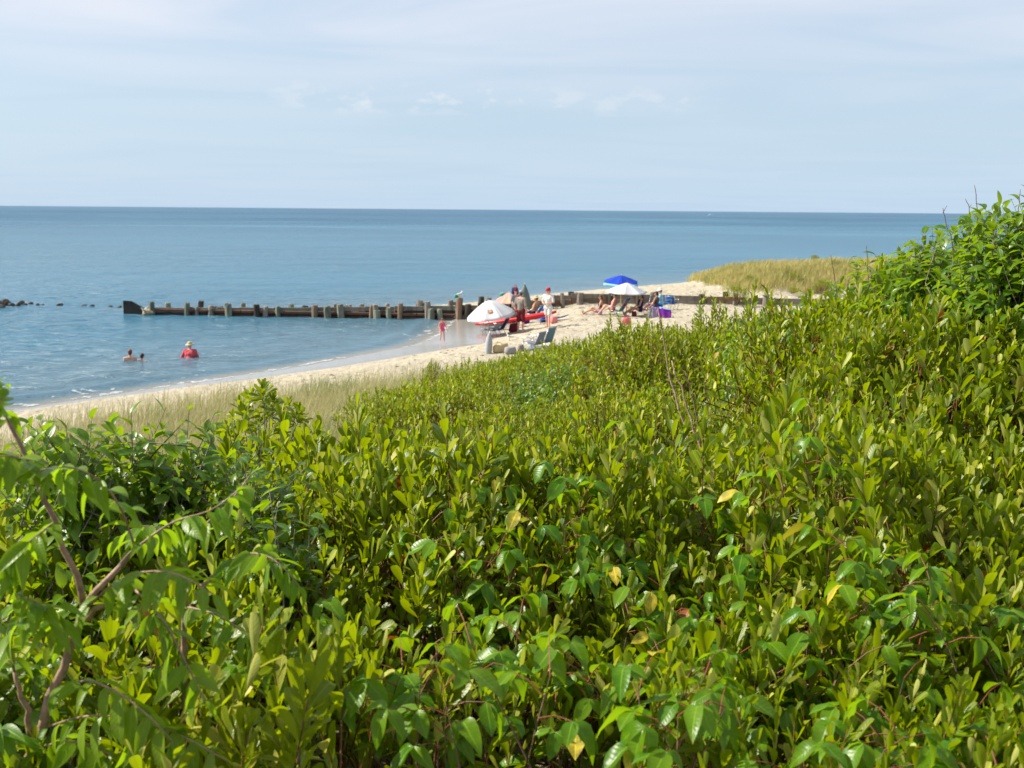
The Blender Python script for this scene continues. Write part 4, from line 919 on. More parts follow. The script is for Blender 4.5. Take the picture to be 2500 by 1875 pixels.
def grass(name, label, mat, P, h, lean, width):
    N = len(P); a = rng.random(N) * 6.283; hh = h * rng.uniform(.55, 1.25, N)
    ld = np.stack([np.cos(a), np.sin(a), np.zeros(N)], 1) * (rng.random(N) ** 1.5 * lean)[:, None] + np.array([lean * .18, -.05, 0])
    pe = rng.random(N) * 6.283; wv = np.stack([np.cos(pe), np.sin(pe), np.zeros(N)], 1) * (width * rng.uniform(.7, 1.4, N))[:, None]
    mid = P + (ld * .32 + np.array([0, 0, .58])) * hh[:, None]; tip = P + (ld + np.array([0, 0, .92])) * hh[:, None]
    V = np.stack([P - wv, P + wv, mid + wv * .8, mid - wv * .8, tip], 1).reshape(-1, 3); b = (np.arange(N) * 5)[:, None]
    mb = MB(); mb.add(V, b + np.array([[0, 1, 2, 3]]), 0, np.repeat(rng.random(N), 5)); base = mb.n - N * 5
    f = b + np.array([[3, 2, 4]]); mb.loops.append(f.ravel()); mb.tot.append(np.full(N, 3)); mb.mi.append(np.zeros(N, int))
    tag(mb.build(name, mat, None, False, True), label, kind='stuff')
def scatter(n, x0, x1, y0, y1, dens):
    x = rng.uniform(x0, x1, n); y = rng.uniform(y0, y1, n); k = rng.random(n) < dens(x, y); x, y = x[k], y[k]
    tx = np.round(x * 3.2) / 3.2 + .18 * np.sin(np.round(y * 3.2) * 9.1); 
    return np.stack([x, y, ground(x, y) - .02], 1)
def near_dens(x, y):
    dp = dprime(x, y) + np.interp(alongs(x, y), [-8, -3, 2, 10], [5.6, 5.3, 2.6, .4]); n = fbm(x * .8, y * .8, 71); c = vnoise(x * 3.1, y * 3.1, 73)
    return sst(dp + (n - .5) * 3.0, 11.2, 13.4) * (1 - .9 * sst(dprime(x, y), 19.0, 21.5)) * (.25 + .75 * sst(c, .3, .7)) * (np.abs(x) < y * .49 + 1.2) * (.35 + .65 * sst(dp, 12, 14.5))
Pg = scatter(300000, -15, 6, 9, 36, near_dens)
grass('beach_grass', 'straw coloured beach grass on the lower slope of the dune', 'beach_grass_blade', Pg, .58, .7, .0044)
def far_dens(x, y):
    h = dune_h(x, y); c = vnoise(x * 1.6, y * 1.6, 77); e = fbm(x * .5, y * .5, 79)
    return np.where(y > wall_y(x) + .6, sst(h + (e - .5) * .5, .12, .34) * (.3 + .7 * sst(c, .3, .65)), 0)
Pf = scatter(300000, 8, 46, 58, 84, far_dens); Pf = Pf[Pf[:, 0] < Pf[:, 1] * .475 + 2]
grass('dune_grass', 'yellow-green grass covering the low dune beyond the groyne', 'dune_grass_blade', Pf, .60, .5, .011)
print('grass', len(Pg), len(Pf))
# ------------------------------------------------------------------ things on the beach
cloth('fabric_white', (.56, .57, .58), .05); cloth('fabric_warm_white', (.66, .65, .63), .08); cloth('fabric_bluegrey', (.42, .50, .62), .3)  # second white is brighter and slightly warmer, for clothes and a hat
cloth('fabric_pink', (.72, .36, .34), .3); cloth('fabric_peach', (.78, .50, .36), .3); cloth('fabric_lilac', (.62, .55, .72), .3)
cloth('fabric_blue', (.018, .06, .48), .2); cloth('fabric_lightblue', (.30, .62, .85), .2); cloth('fabric_navy', (.02, .03, .10), .1)
cloth('fabric_red', (.50, .03, .03), .15); cloth('fabric_teal', (.05, .30, .32), .2); cloth('fabric_dustyteal', (.13, .23, .27), .15); cloth('fabric_mint', (.30, .62, .52), .2); cloth('fabric_purple', (.20, .025, .36), .2); cloth('fabric_lavender', (.34, .28, .48), .2)
cloth('fabric_grey', (.30, .29, .28), .1); cloth('fabric_darkgrey', (.075, .078, .085), .1); cloth('fabric_taupe', (.27, .235, .20), .1); cloth('fabric_greygreen', (.16, .20, .18), .15); cloth('fabric_hotpink', (.80, .12, .26), .2); cloth('fabric_salmon', (.75, .28, .28), .2)
cloth('fabric_coral', (.62, .10, .12), .15); cloth('fabric_orange', (.80, .42, .16), .2); cloth('fabric_yellow', (.70, .52, .04), .2); cloth('fabric_maroon', (.16, .02, .03), .1); cloth('fabric_slate', (.20, .23, .28), .15); cloth('fabric_green', (.03, .40, .20), .2); cloth('fabric_silver', (.36, .38, .40), .1); cloth('straw', (.58, .46, .26), .15)
cloth('fabric_olive', (.12, .125, .10), .1); cloth('fabric_midblue', (.03, .14, .42), .2)
pbr('metal_pole', (.45, .45, .46), .35, .8, .05); pbr('wood_pole', (.62, .42, .20), .55, 0, .1); pbr('dark_pole', (.12, .12, .13), .4, .3, .05); pbr('plastic_red', (.50, .015, .02), .3, 0, .05); pbr('plastic_blue', (.02, .10, .42), .35, 0, .05); pbr('plastic_black', (.03, .03, .03), .4, 0, .05)
pbr('skin_fair', (.62, .36, .26), .5, 0, .04, 20, .35, 0, .06); pbr('skin_tan', (.48, .25, .15), .5, 0, .04, 20, .35, 0, .06); pbr('skin_pink', (.64, .33, .26), .5, 0, .04, 20, .35, 0, .06)
pbr('hair_brown', (.08, .042, .022), .6, 0, .2, 80); pbr('hair_dark', (.022, .015, .012), .6, 0, .2, 80); pbr('hair_red', (.16, .045, .022), .6, 0, .2, 80); pbr('eye_dark', (.02, .015, .012), .3); pbr('gull_white', (.78, .77, .74), .8); pbr('gull_grey', (.32, .33, .35), .8); pbr('beak_yellow', (.6, .4, .05), .5)

# ---- people: one continuous body (voxel-remeshed union of tapered limbs), clothing as shells over it
def STAND(h=1.75):
    return dict(h=h, pel=(0, 0, .52), che=(0, .005, .715), nec=(0, .0, .845), head=(0, .012, .925), shL=(-.108, 0, .808), shR=(.108, 0, .808), elL=(-.138, -.02, .635), elR=(.138, -.02, .635), wrL=(-.135, .03, .495), wrR=(.135, .03, .495),
                hiL=(-.052, 0, .52), hiR=(.052, 0, .52), knL=(-.058, .012, .285), knR=(.058, .012, .285), anL=(-.062, -.01, .045), anR=(.062, -.01, .045), fd=(0, 1, 0))
def SIT(h=1.7, back=.10, knee=.30, reach=.26, seat=.10):
    """seated low: pelvis near the ground, knees up"""
    return dict(h=h, pel=(0, 0, seat), che=(0, -back * .6, seat + .195), nec=(0, -back, seat + .325), head=(0, -back + .02, seat + .405), shL=(-.108, -back * .9, seat + .285), shR=(.108, -back * .9, seat + .285),
                elL=(-.15, -back + .06, seat + .13), elR=(.15, -back + .06, seat + .13), wrL=(-.11, .10, seat + .06), wrR=(.11, .10, seat + .06), hiL=(-.055, 0, seat), hiR=(.055, 0, seat),
                knL=(-.07, reach * .72, knee), knR=(.07, reach * .72, knee), anL=(-.065, reach + .12, .04), anR=(.065, reach + .12, .04), fd=(0, 1, 0))
def smesh(mb, name, mat, root, vox, sm=4):
    o = mb.build(name, mat, root); r = o.modifiers.new('remesh', 'REMESH'); r.mode = 'VOXEL'; r.voxel_size = vox; r.use_smooth_shade = True
    s = o.modifiers.new('smooth', 'SMOOTH'); s.factor = .5; s.iterations = sm; return o
def person(p, yaw, J, label, skin='skin_fair', hair=('hair_brown', 'short'), clothes=(), girth=1.0, belly=0.0, hat=None, group=None, dz=0.0):
    h = J['h']; root = thing('person', (p[0], p[1], p[2] + dz), label, 'person', group, yaw); j = {k: np.array(v, float) * h for k, v in J.items() if isinstance(v, tuple)}; s = h / 1.75; sH = s * J.get('hsz', 1.0); g = girth; mb = MB()
    up = unit(j['nec'] - j['pel']); hx = unit(j['hiR'] - j['hiL']); fw = unit(np.cross(up, hx)); H = j['head']; fd = unit(np.array(J['fd'], float)); hu = unit(H - j['nec'] + np.array([0, 0, .02])); hs = unit(np.cross(fd, hu)); fd = np.cross(hu, hs); RT = np.stack([hs, fd, hu], 1)
    capsule(mb, j['hiL'], j['hiR'], .098 * s * g); capsule(mb, j['pel'], j['che'], .112 * s * g, .122 * s * g); capsule(mb, j['che'] + hx * .055 * s, j['che'] - hx * .055 * s, .115 * s * g); capsule(mb, j['shL'] * .8 + j['shR'] * .2, j['shR'] * .8 + j['shL'] * .2, .068 * s)
    for sd in 'LR': capsule(mb, j['sh' + sd] * .55 + j['che'] * .45, j['che'], .085 * s * g, .10 * s * g)
    if belly: ball(mb, j['pel'] * .62 + j['che'] * .38 + fw * .09 * s * belly, (.16 * s * belly, .15 * s * belly, .17 * s * belly))
    capsule(mb, j['nec'] - up * .04 * s, H - hu * .05 * s, .056 * s, .05 * s)
    ball(mb, H + hu * .012 * sH, np.array([.074, .092, .105]) * sH, rot=RT); ball(mb, H - hu * .055 * sH + fd * .025 * sH, np.array([.05, .055, .05]) * sH, rot=RT)
    capsule(mb, H + fd * .088 * sH + hu * .018 * sH, H + fd * .104 * sH - hu * .018 * sH, .010 * sH, .016 * sH, 7)
    for sx in (-1, 1): ball(mb, H + hs * .078 * sH * sx, np.array([.014, .022, .032]) * sH, 7, 5, RT)
    for sd, sg in (('L', -1), ('R', 1)):
        capsule(mb, j['sh' + sd], j['el' + sd], .050 * s * g, .039 * s); capsule(mb, j['el' + sd], j['wr' + sd], .039 * s, .027 * s)
        a = unit(j['wr' + sd] - j['el' + sd]); wx, wy, _ = frame_of(a); out = hx * sg; pn = unit(np.cross(a, fw) if abs(np.dot(a, fw)) < .9 else np.cross(a, hx)); pw = np.cross(pn, a); c = j['wr' + sd]
        capsule(mb, c, c + a * .075 * s, .026 * s, .034 * s)
        for q, (o_, ln) in enumerate(((-.03, .070), (-.010, .082), (.010, .078), (.029, .062))):
            b0 = c + a * .085 * s + pw * o_ * s; k1 = b0 + a * ln * .55 * s; k2 = k1 + (a * .85 - pn * sg * .5) * ln * .45 * s; capsule(mb, b0 - a * .02 * s, k1, .0115 * s, .0105 * s, 6); capsule(mb, k1, k2, .0105 * s, .009 * s, 6)
        capsule(mb, c + a * .025 * s - pw * .02 * s, c + a * .075 * s - pw * .062 * s, .013 * s, .011 * s, 6)
        capsule(mb, j['hi' + sd], j['kn' + sd], .085 * s * g, .054 * s); m = j['kn' + sd] * .68 + j['an' + sd] * .32; capsule(mb, j['kn' + sd], m, .054 * s, .055 * s); capsule(mb, m, j['an' + sd], .055 * s, .035 * s)
        sh = unit(j['an' + sd] - j['kn' + sd]); ff = np.array([0, 1.0, 0]) if abs(sh[1]) < .75 else np.array([0, .45, .9]); f0 = j['an' + sd] + np.array([0, -.02, -.03]) * s; capsule(mb, f0 - ff * .03 * s, f0 + ff * .155 * s, .034 * s, .026 * s)
    smesh(mb, 'body', skin, root, .0105 * max(s, .7))
    for sx in (-1, 1):
        mb = MB(); ball(mb, H + fd * .086 * sH + hs * .031 * sH * sx + hu * .012 * sH, .010 * sH, 6, 4); mb.build('eye', 'eye_dark', root)
    if hair:
        mb = MB(); ball(mb, H + hu * .032 * sH - fd * .012 * sH, np.array([.083, .098, .093]) * sH, 12, 8, RT); 
        if hair[1] in ('long', 'tail'): capsule(mb, H - fd * .06 * sH, H - fd * .085 * sH - hu * (.17 if hair[1] == 'long' else .12) * sH, .068 * sH if hair[1] == 'long' else .04 * sH, .05 * sH if hair[1] == 'long' else .025 * sH)
        else: ball(mb, H - fd * .04 * sH - hu * .015 * sH, np.array([.074, .07, .08]) * sH, rot=RT)
        smesh(mb, 'hair', hair[0], root, .012 * s, 2)
    for c in clothes:
        kind, mat = c[:2]; mb = MB(); e = .016 * s
        if kind in ('shirt', 'tank', 'swimsuit'):
            low = j['pel'] * (1.0 if kind == 'swimsuit' else 1.08) - (up * .06 * s if kind != 'swimsuit' else up * .02 * s) * 1
            low = j['pel'] - up * (.05 if kind == 'shirt' else .02) * s
            capsule(mb, low + up * .15 * s, j['che'], .128 * s * g + e, .124 * s * g + e, 14); capsule(mb, low - hx * .06 * s + up * .05 * s, low + hx * .06 * s + up * .05 * s, .100 * s * g + e); capsule(mb, j['che'] + hx * .055 * s, j['che'] - hx * .055 * s, .117 * s * g + e)
            if belly: ball(mb, j['pel'] * .62 + j['che'] * .38 + fw * .09 * s * belly, np.array([.16, .15, .17]) * s * belly + e)
            for sd in 'LR': capsule(mb, j['sh' + sd] * .5 + j['che'] * .5, j['che'], .09 * s * g + e, .10 * s * g + e)
            if kind == 'shirt':
                capsule(mb, j['shL'], j['shR'], .052 * s + e)
                ln = c[2] if len(c) > 2 else .62
                for sd in 'LR': capsule(mb, j['sh' + sd], j['sh' + sd] * (1 - ln) + j['el' + sd] * ln, .050 * s * g + e, .050 * s + e)
                if ln >= 1:
                    for sd in 'LR': capsule(mb, j['el' + sd], j['wr' + sd] * .85 + j['el' + sd] * .15, .046 * s + e, .034 * s + e)
            elif kind == 'tank': capsule(mb, j['shL'] * .75 + j['shR'] * .25, j['shR'] * .75 + j['shL'] * .25, .062 * s + e)
            nm = {'shirt': 'shirt', 'tank': 'top', 'swimsuit': 'swimsuit'}[kind]
            if kind == 'swimsuit': capsule(mb, j['hiL'], j['hiR'], .102 * s * g + e)
        elif kind in ('shorts', 'trousers', 'skirt'):
            f = c[2] if len(c) > 2 else .7; capsule(mb, j['hiL'], j['hiR'], .104 * s * g + e); capsule(mb, j['pel'], j['pel'] + up * .07 * s, .118 * s * g + e)
            for sd in 'LR':
                if kind == 'trousers': capsule(mb, j['hi' + sd], j['kn' + sd], .094 * s * g + e, .066 * s + e); capsule(mb, j['kn' + sd], j['an' + sd], .066 * s + e, .055 * s + e)
                else: q = j['hi' + sd] * (1 - f) + j['kn' + sd] * f; capsule(mb, j['hi' + sd], q, .095 * s * g + e, .084 * s + e)
            nm = kind
        elif kind == 'bra': capsule(mb, j['che'] + hx * .06 * s + fw * .02 * s, j['che'] - hx * .06 * s + fw * .02 * s, .113 * s * g + e * .8); nm = 'bikini_top'
        smesh(mb, nm, mat, root, .014 * s, 4)
    if hat:
        kind, mat = hat; n = 16; a = np.arange(n) * 2 * np.pi / n
        def ring(r, z, dr=0): return H + hu * z * sH - fd * .008 * sH + (np.cos(a) * r * sH)[:, None] * hs + (np.sin(a) * (r * 1.12) * sH)[:, None] * fd
        V = [ring(.089, .05), ring(.086, .10), ring(.066, .135), ring(.02, .15)]
        if kind == 'brim': V = [ring(.165, .032), ring(.13, .05)] + V
        mb = MB(); m = len(V); F = [(i * n + q, i * n + (q + 1) % n, (i + 1) * n + (q + 1) % n, (i + 1) * n + q) for i in range(m - 1) for q in range(n)] + [tuple(range((m - 1) * n, m * n))]
        mb.add(np.concatenate(V), F)
        if kind == 'cap': b0 = ring(.088, .055)[1:8]; b1 = b0 + fd * .085 * s - hu * .012 * s; k = len(b0); mb.add(np.concatenate([b0, b1]), [(i, i + 1, k + i + 1, k + i) for i in range(k - 1)])
        o = mb.build('hat' if kind == 'brim' else 'cap', mat, root); sd_ = o.modifiers.new('thick', 'SOLIDIFY'); sd_.thickness = .006
    return root
def posed(J, **kw): J = dict(J); J.update(kw); return J

# swimmers
J = STAND(1.76)
p = at_z(465, 873, 0); person((p[0], p[1], -1.12), R(172), posed(J, elR=(.20, .02, .64), wrR=(.10, .085, .585), elL=(-.17, -.02, .64), wrL=(-.14, .03, .50), h=1.72), 'heavy person in red shirt and sun hat standing belly-deep in the sea', 'skin_pink', None, (('shirt', 'fabric_coral', 1.0), ('shorts', 'fabric_navy')), 1.28, 1.0, ('brim', 'straw'), 'swimmers in the shallow water')
p = at_z(318, 881, 0); person((p[0], p[1], -1.32), R(20), posed(J, h=1.76), 'bare-backed person with reddish brown hair standing chest-deep in the sea', 'skin_fair', ('hair_red', 'short'), (('shorts', 'fabric_navy'),), 1.0, group='swimmers in the shallow water')
p = at_z(347, 881, 0); person((p[0], p[1], -1.26), R(-25), posed(J, h=1.55, elL=(-.22, .05, .79), elR=(.22, .05, .79), wrL=(-.28, .16, .79), wrR=(.28, .16, .79)), 'dark-haired person with only head and bare shoulders above the sea', 'skin_fair', ('hair_dark', 'short'), (('shorts', 'fabric_midblue'),), group='swimmers in the shallow water')
# small girl walking at the edge of the water
p = at_ground(1080, 838, 30); person(p, R(-152), posed(STAND(1.06), hsz=1.32, head=(0, .025, .90), elL=(-.15, .0, .66), elR=(.135, -.03, .65), wrL=(-.16, .08, .55), wrR=(.12, .07, .55), knL=(-.055, .05, .29), anL=(-.06, .05, .045), knR=(.055, -.03, .28), anR=(.06, -.11, .07), fd=(-.1, 1, -.45)), 'small child in a pink swimsuit walking along the water edge, head bent down', 'skin_pink', ('hair_brown', 'tail'), (('swimsuit', 'fabric_hotpink'),), 1.02)
# couple standing behind the white umbrella
p = at_ground(1271, 812, 30); person(p, R(-28), posed(STAND(1.78), elL=(-.145, -.02, .64), wrL=(-.125, .02, .50), elR=(.14, -.02, .645), wrR=(.11, .08, .56), fd=(-.25, 1, -.25)), 'person seen from behind in a loose taupe shirt, dark shorts and pale blue cap', 'skin_pink', ('hair_brown', 'short'), (('shirt', 'fabric_taupe', .95), ('shorts', 'fabric_maroon', .95)), 1.1, .75, ('cap', 'fabric_bluegrey'))
p = at_ground(1258, 796, 30); person(p, R(-140), posed(STAND(1.72), elL=(-.15, .0, .65), wrL=(-.08, .12, .57), elR=(.15, -.01, .645), wrR=(.12, .08, .52), fd=(.2, 1, -.2)), 'person in a grey shirt and olive trousers facing the beach behind the white umbrella', 'skin_pink', ('hair_dark', 'short'), (('shirt', 'fabric_grey', .7), ('trousers', 'fabric_olive')), 1.08, .6, ('cap', 'fabric_maroon'))
# woman in white
p = at_ground(1338, 803, 30); person(p, R(150), posed(STAND(1.70), elL=(-.15, .02, .655), wrL=(-.04, .14, .625), elR=(.15, .02, .655), wrR=(.06, .15, .63), knL=(-.06, .06, .29), anL=(-.085, .10, .045), knR=(.06, -.02, .29), anR=(.09, -.13, .05), fd=(.5, 1, -.15)), 'person in white shirt and white shorts with a red headscarf walking on the sand', 'skin_pink', ('hair_red', 'short'), (('shirt', 'fabric_warm_white', .85), ('shorts', 'fabric_warm_white', .65)), 1.03, hat=('cap', 'fabric_red'))

# ---- umbrellas: each panel a part, ribs, pole, tip
def umbrella(p, label, radius, height, drop, n, mats, pole='metal_pole', tilt=(0, 0), phase=0.0, band=None, pole_r=.019, rib='metal_pole', scallop=.09, nm='beach_umbrella', poledir=None, PW=1.15):
    root = thing(nm, (p[0], p[1], p[2]), label, 'umbrella')
    TM = Matrix.Rotation(tilt[0], 3, 'X') @ Matrix.Rotation(tilt[1], 3, 'Y'); T = np.array(TM); apex = np.array([0, 0, height])
    def pt(a, f, sag=0.0):
        r = radius * f; z = -drop * (f ** PW) - sag
        return apex + T @ np.array([math.cos(a) * r, math.sin(a) * r, z])
    for k in range(n):
        a0 = phase + 2 * math.pi * k / n; a1 = phase + 2 * math.pi * (k + 1) / n; mb = MB(); nu, nv = 9, 7; V = []
        for i in range(nu):
            f = .02 + .98 * i / (nu - 1)
            for jx in range(nv):
                t = jx / (nv - 1); A = pt(a0, f); B = pt(a1, f); s = math.sin(math.pi * t); V.append(A * (1 - t) + B * t + T @ np.array([0, 0, (-.06 * s * f + scallop * s * max(0, (f - .85) / .15) * .35)]))
        gridmesh(mb, np.array(V), nu, nv); o = mb.build('canopy_panel', mats[k % len(mats)], root); sd = o.modifiers.new('thick', 'SOLIDIFY'); sd.thickness = .004
        if band:
            mb = MB(); V = []
            for f, dz in ((1.0, .004), (1.03, -.10)):
                for jx in range(nv): t = jx / (nv - 1); V.append(pt(a0, f) * (1 - t) + pt(a1, f) * t + T @ np.array([0, 0, dz]))
            gridmesh(mb, np.array(V), 2, nv); o = mb.build('valance', band, root); sd = o.modifiers.new('thick', 'SOLIDIFY'); sd.thickness = .004
        mb = MB(); tube(mb, [pt(a0, f) - T @ np.array([0, 0, .012]) for f in np.linspace(.03, .99, 6)], .006, 5); tube(mb, [apex + T @ np.array([0, 0, -drop * .95 - .12]), pt(a0, .55) - T @ np.array([0, 0, .012])], .005, 5); mb.build('rib', rib, root)
    foot = np.array([0, 0, -.3]) if poledir is None else np.array(poledir); mb = MB(); tube(mb, [foot, apex * .5 + foot * .0, apex + T @ np.array([0, 0, -.01])], pole_r, 8); mb.build('pole', pole, root)
    mb = MB(); capsule(mb, apex, apex + T @ np.array([0, 0, .05]), .022, .012); mb.build('tip', pole, root); return root, pt
P1 = at_ground(1193, 822, 30)
um, pt = umbrella(P1, 'low white beach umbrella with an orange square emblem on one panel', 1.12, 1.56, .68, 8, ['fabric_white'], PW=1.4, tilt=(R(5), R(-9)), phase=R(-86 - 22.5))
A, B = pt(R(-86 - 22.5), .55), pt(R(-86 + 22.5), .55); A2, B2 = pt(R(-86 - 22.5), .74), pt(R(-86 + 22.5), .74)
for nm, mt, sc, lift in (('emblem', 'fabric_maroon', .175, .012), ('emblem_fill', 'fabric_orange', .125, .018)):
    c = (A + B + A2 + B2) / 4 - np.array([.03, 0, 0]); ex = unit(B - A); ey = unit((A + B) / 2 - (A2 + B2) / 2); nn = unit(np.cross(ex, ey)); nn = nn if nn[1] < 0 else -nn; c = c + nn * (lift - .024)
    mb = MB(); box(mb, (0, 0, 0), (sc, sc, .006), np.stack([ex, ey, np.cross(ex, ey)], 1)); mb.build(nm, mt, um, smooth=False).location = c
P2 = at_ground(1529, 773, 30)
umbrella(P2, 'flat white beach umbrella on a thin dark pole in front of the blue one', .98, 1.50, .40, 6, ['fabric_white'], 'dark_pole', tilt=(R(4), R(2)), phase=R(12), pole_r=.016, rib='dark_pole')
P3 = at_ground(1515, 752, 30)
umbrella(P3, 'bright blue beach umbrella with a light blue rim on a wooden pole', .92, 1.58, .34, 6, ['fabric_blue'], 'wood_pole', tilt=(R(6), R(1)), phase=R(22), band='fabric_lightblue', pole_r=.022)
P4 = at_ground(1242, 772, 30)
umbrella(P4, 'pink and lilac beach umbrella partly hidden behind the standing people', .80, 1.22, .42, 8, ['fabric_pink', 'fabric_peach', 'fabric_lilac', 'fabric_pink'], 'metal_pole', tilt=(R(8), R(-4)), phase=R(10))
def furled(p, h, r, label, mat, mat2):
    root = thing('furled_umbrella', tuple(p), label, 'umbrella'); n = 12; a = np.arange(n) * 2 * np.pi / n; mb = MB(); V = []
    for f, rr in ((.28, .55), (.36, .95), (.5, 1.0), (.7, .75), (.88, .42), (1.0, .08)): q = r * rr * (1 + .22 * np.cos(a * 6 + f)); V.append(np.stack([q * np.cos(a), q * np.sin(a), np.full(n, f * h)], 1))
    mb.add(np.concatenate(V), [(i * n + j, i * n + (j + 1) % n, (i + 1) * n + (j + 1) % n, (i + 1) * n + j) for i in range(5) for j in range(n)] + [tuple(range(n - 1, -1, -1)), tuple(range(5 * n, 6 * n))]); mb.build('canopy', mat, root)
    mb = MB(); tube(mb, [(0, 0, -.2), (0, 0, h * .3)], .02, 7); tube(mb, [(0, 0, h * .98), (0, 0, h * 1.05)], .012, 6); mb.build('pole', 'metal_pole', root)
    mb = MB(); tube(mb, [(-r * .95, -r * .4, h * .45), (-r * .5, -r * .7, h * .75), (0, -.02, h * 1.0)], .012, 5); mb.build('strap', mat2, root); return root
p = at_ground(1280, 775, 30); furled(p, 1.62, .27, 'grey-green furled umbrella standing upright behind the person in the blue cap', 'fabric_greygreen', 'fabric_silver')

# ---- chairs
def chair(p, yaw, label, back, seat=None, frame='metal_pole', recl=28, h=.62, w=.54, sz=.24, stripes=None, group=None, nm='beach_chair'):
    root = thing(nm, tuple(p), label, 'chair', group, yaw); c, s_ = math.cos(R(recl)), math.sin(R(recl))
    hinge = np.array([0, -.22, sz - .04]); top = hinge + np.array([0, -s_ * h, c * h]); fr = np.array([0, .24, sz + .04])
    for sx in (-1, 1):
        x = np.array([sx * w / 2, 0, 0]); mb = MB(); tube(mb, [hinge + x, top + x], .012, 6); tube(mb, [hinge + x, fr + x], .012, 6); mb.build('side_frame', frame, root)
        mb = MB(); tube(mb, [fr + x, np.array([sx * w / 2, .16, .0])], .012, 6); mb.build('leg', frame, root); mb = MB(); tube(mb, [hinge + x, np.array([sx * w / 2, -.34, .0])], .012, 6); mb.build('leg', frame, root)
        mb = MB(); box(mb, np.array([sx * (w / 2 + .02), .02, sz + .2]), (.05, .46, .025), bev=.008); tube(mb, [np.array([sx * (w / 2 + .02), .2, sz + .19]), np.array([sx * w / 2, .2, sz + .03])], .01, 5); mb.build('armrest', frame, root)
    mb = MB(); tube(mb, [top - np.array([w / 2, 0, 0]), top + np.array([w / 2, 0, 0])], .012, 6); mb.build('top_bar', frame, root)
    def sling(a, b, mat, name, sag):
        n = 7; V = []
        for i in range(n):
            t = i / (n - 1); q = a * (1 - t) + b * t; nrm = np.cross(unit(b - a), [1, 0, 0])
            for x in np.linspace(-w / 2 + .012, w / 2 - .012, 5): V.append(q + np.array([x, 0, 0]) - np.array([0, nrm[1], nrm[2]]) * sag * math.sin(math.pi * t) * (1 - (2 * x / w) ** 2 * .6) * (1 if nrm[2] > 0 or True else -1))
        mb = MB(); gridmesh(mb, np.array(V), n, 5); o = mb.build(name, mat, root); sd = o.modifiers.new('thick', 'SOLIDIFY'); sd.thickness = .008
    bm = back if isinstance(back, list) else [back]
    for k, m in enumerate(bm): sling(hinge + (top - hinge) * k / len(bm), hinge + (top - hinge) * (k + 1) / len(bm), m, 'backrest' if len(bm) == 1 else 'backrest_stripe', .02 if len(bm) == 1 else .0)
    sm = seat or bm[0]; sm = sm if isinstance(sm, list) else [sm]
    for k, m in enumerate(sm): sling(hinge + (fr - hinge) * k / len(sm), hinge + (fr - hinge) * (k + 1) / len(sm), m, 'seat' if len(sm) == 1 else 'seat_stripe', .02 if len(sm) == 1 else .0)
    return root
p = at_ground(1300, 852, 30); chair(p, R(62), 'empty grey beach chair nearest the shrubs, turned to the sea', 'fabric_slate', h=.46, recl=20, sz=.20)
p = at_ground(1324, 848, 30); chair(p, R(58), 'empty blue-green beach chair next to the grey one', 'fabric_dustyteal', 'fabric_slate', h=.54, recl=18, sz=.22)
p = at_ground(1212, 816, 30); chair(p, R(70), 'navy beach chair under the low white umbrella', 'fabric_navy', 'fabric_silver', recl=30, h=.6)
p = at_ground(1192, 819, 30); chair(p, R(110), 'silver-framed grey chair at the foot of the low white umbrella', 'fabric_silver', 'fabric_silver', recl=50, h=.42, w=.5)
p = at_ground(1503, 771, 30); chair(p, R(62), 'chair with blue, red and teal stripes beside the umbrella pole', ['fabric_teal', 'fabric_teal', 'fabric_red', 'fabric_slate', 'fabric_midblue'], ['fabric_mint', 'fabric_teal'], recl=32, h=.75)
p = at_ground(1567, 768, 30); chair(p, R(80), 'white-framed chair with bright blue backrest and navy seat', ['fabric_salmon', 'fabric_blue', 'fabric_blue'], 'fabric_navy', 'metal_pole', recl=14, h=.68)
p = at_ground(1300, 779, 30); CH = chair(p, R(70), 'white-framed low chair with the straw-hatted person in it', 'fabric_midblue', 'fabric_midblue', recl=32, h=.55)
p = at_ground(1622, 757, 30); chair(p, R(-60), 'tall folding chair with blue fabric near the black and yellow bundle', 'fabric_blue', 'fabric_midblue', recl=12, h=.42, sz=.30, w=.46)
p = at_ground(1640, 755, 30); chair(p, R(-30), 'blue folding chair with white frame farthest from the blue umbrella', 'fabric_midblue', 'fabric_blue', recl=14, h=.40, sz=.30, w=.46)
# seated people
p = at_ground(1300, 779, 30); person(p, R(70), posed(SIT(1.75, .12, .27, .26, .15), fd=(0, 1, -.45)), 'shirtless tanned person in a wide straw hat seated beside the red kayak', 'skin_tan', ('hair_brown', 'short'), (('shorts', 'fabric_darkgrey', .8),), 1.08, hat=('brim', 'straw'))
p = at_ground(1464, 768, 30); person(p, R(82), posed(SIT(1.66, .04, .17, .30, .06), anL=(-.06, .46, .03), anR=(.065, .43, .03), knL=(-.06, .23, .13)), 'tanned person in a bikini sitting on bare sand with legs stretched to the sea', 'skin_tan', ('hair_brown', 'short'), (('bra', 'fabric_navy'), ('shorts', 'fabric_lavender', .18)))
p = at_ground(1494, 770, 30); person(p, R(75), posed(SIT(1.66, .08, .26, .24, .14), fd=(0, 1, -.5)), 'person in a pale blue sun hat leaning forward in front of the striped chair', 'skin_fair', ('hair_brown', 'short'), (('swimsuit', 'fabric_salmon'),), hat=('brim', 'fabric_lightblue'))
p = at_ground(1562, 770, 30); person(p, R(95), posed(SIT(1.7, .02, .20, .30, .15), fd=(0, 1, -.6), wrL=(-.08, .22, .12), wrR=(.08, .22, .12)), 'dark-haired person bending forward from the chair with the bright blue back', 'skin_tan', ('hair_dark', 'long'), (('swimsuit', 'fabric_navy'),))
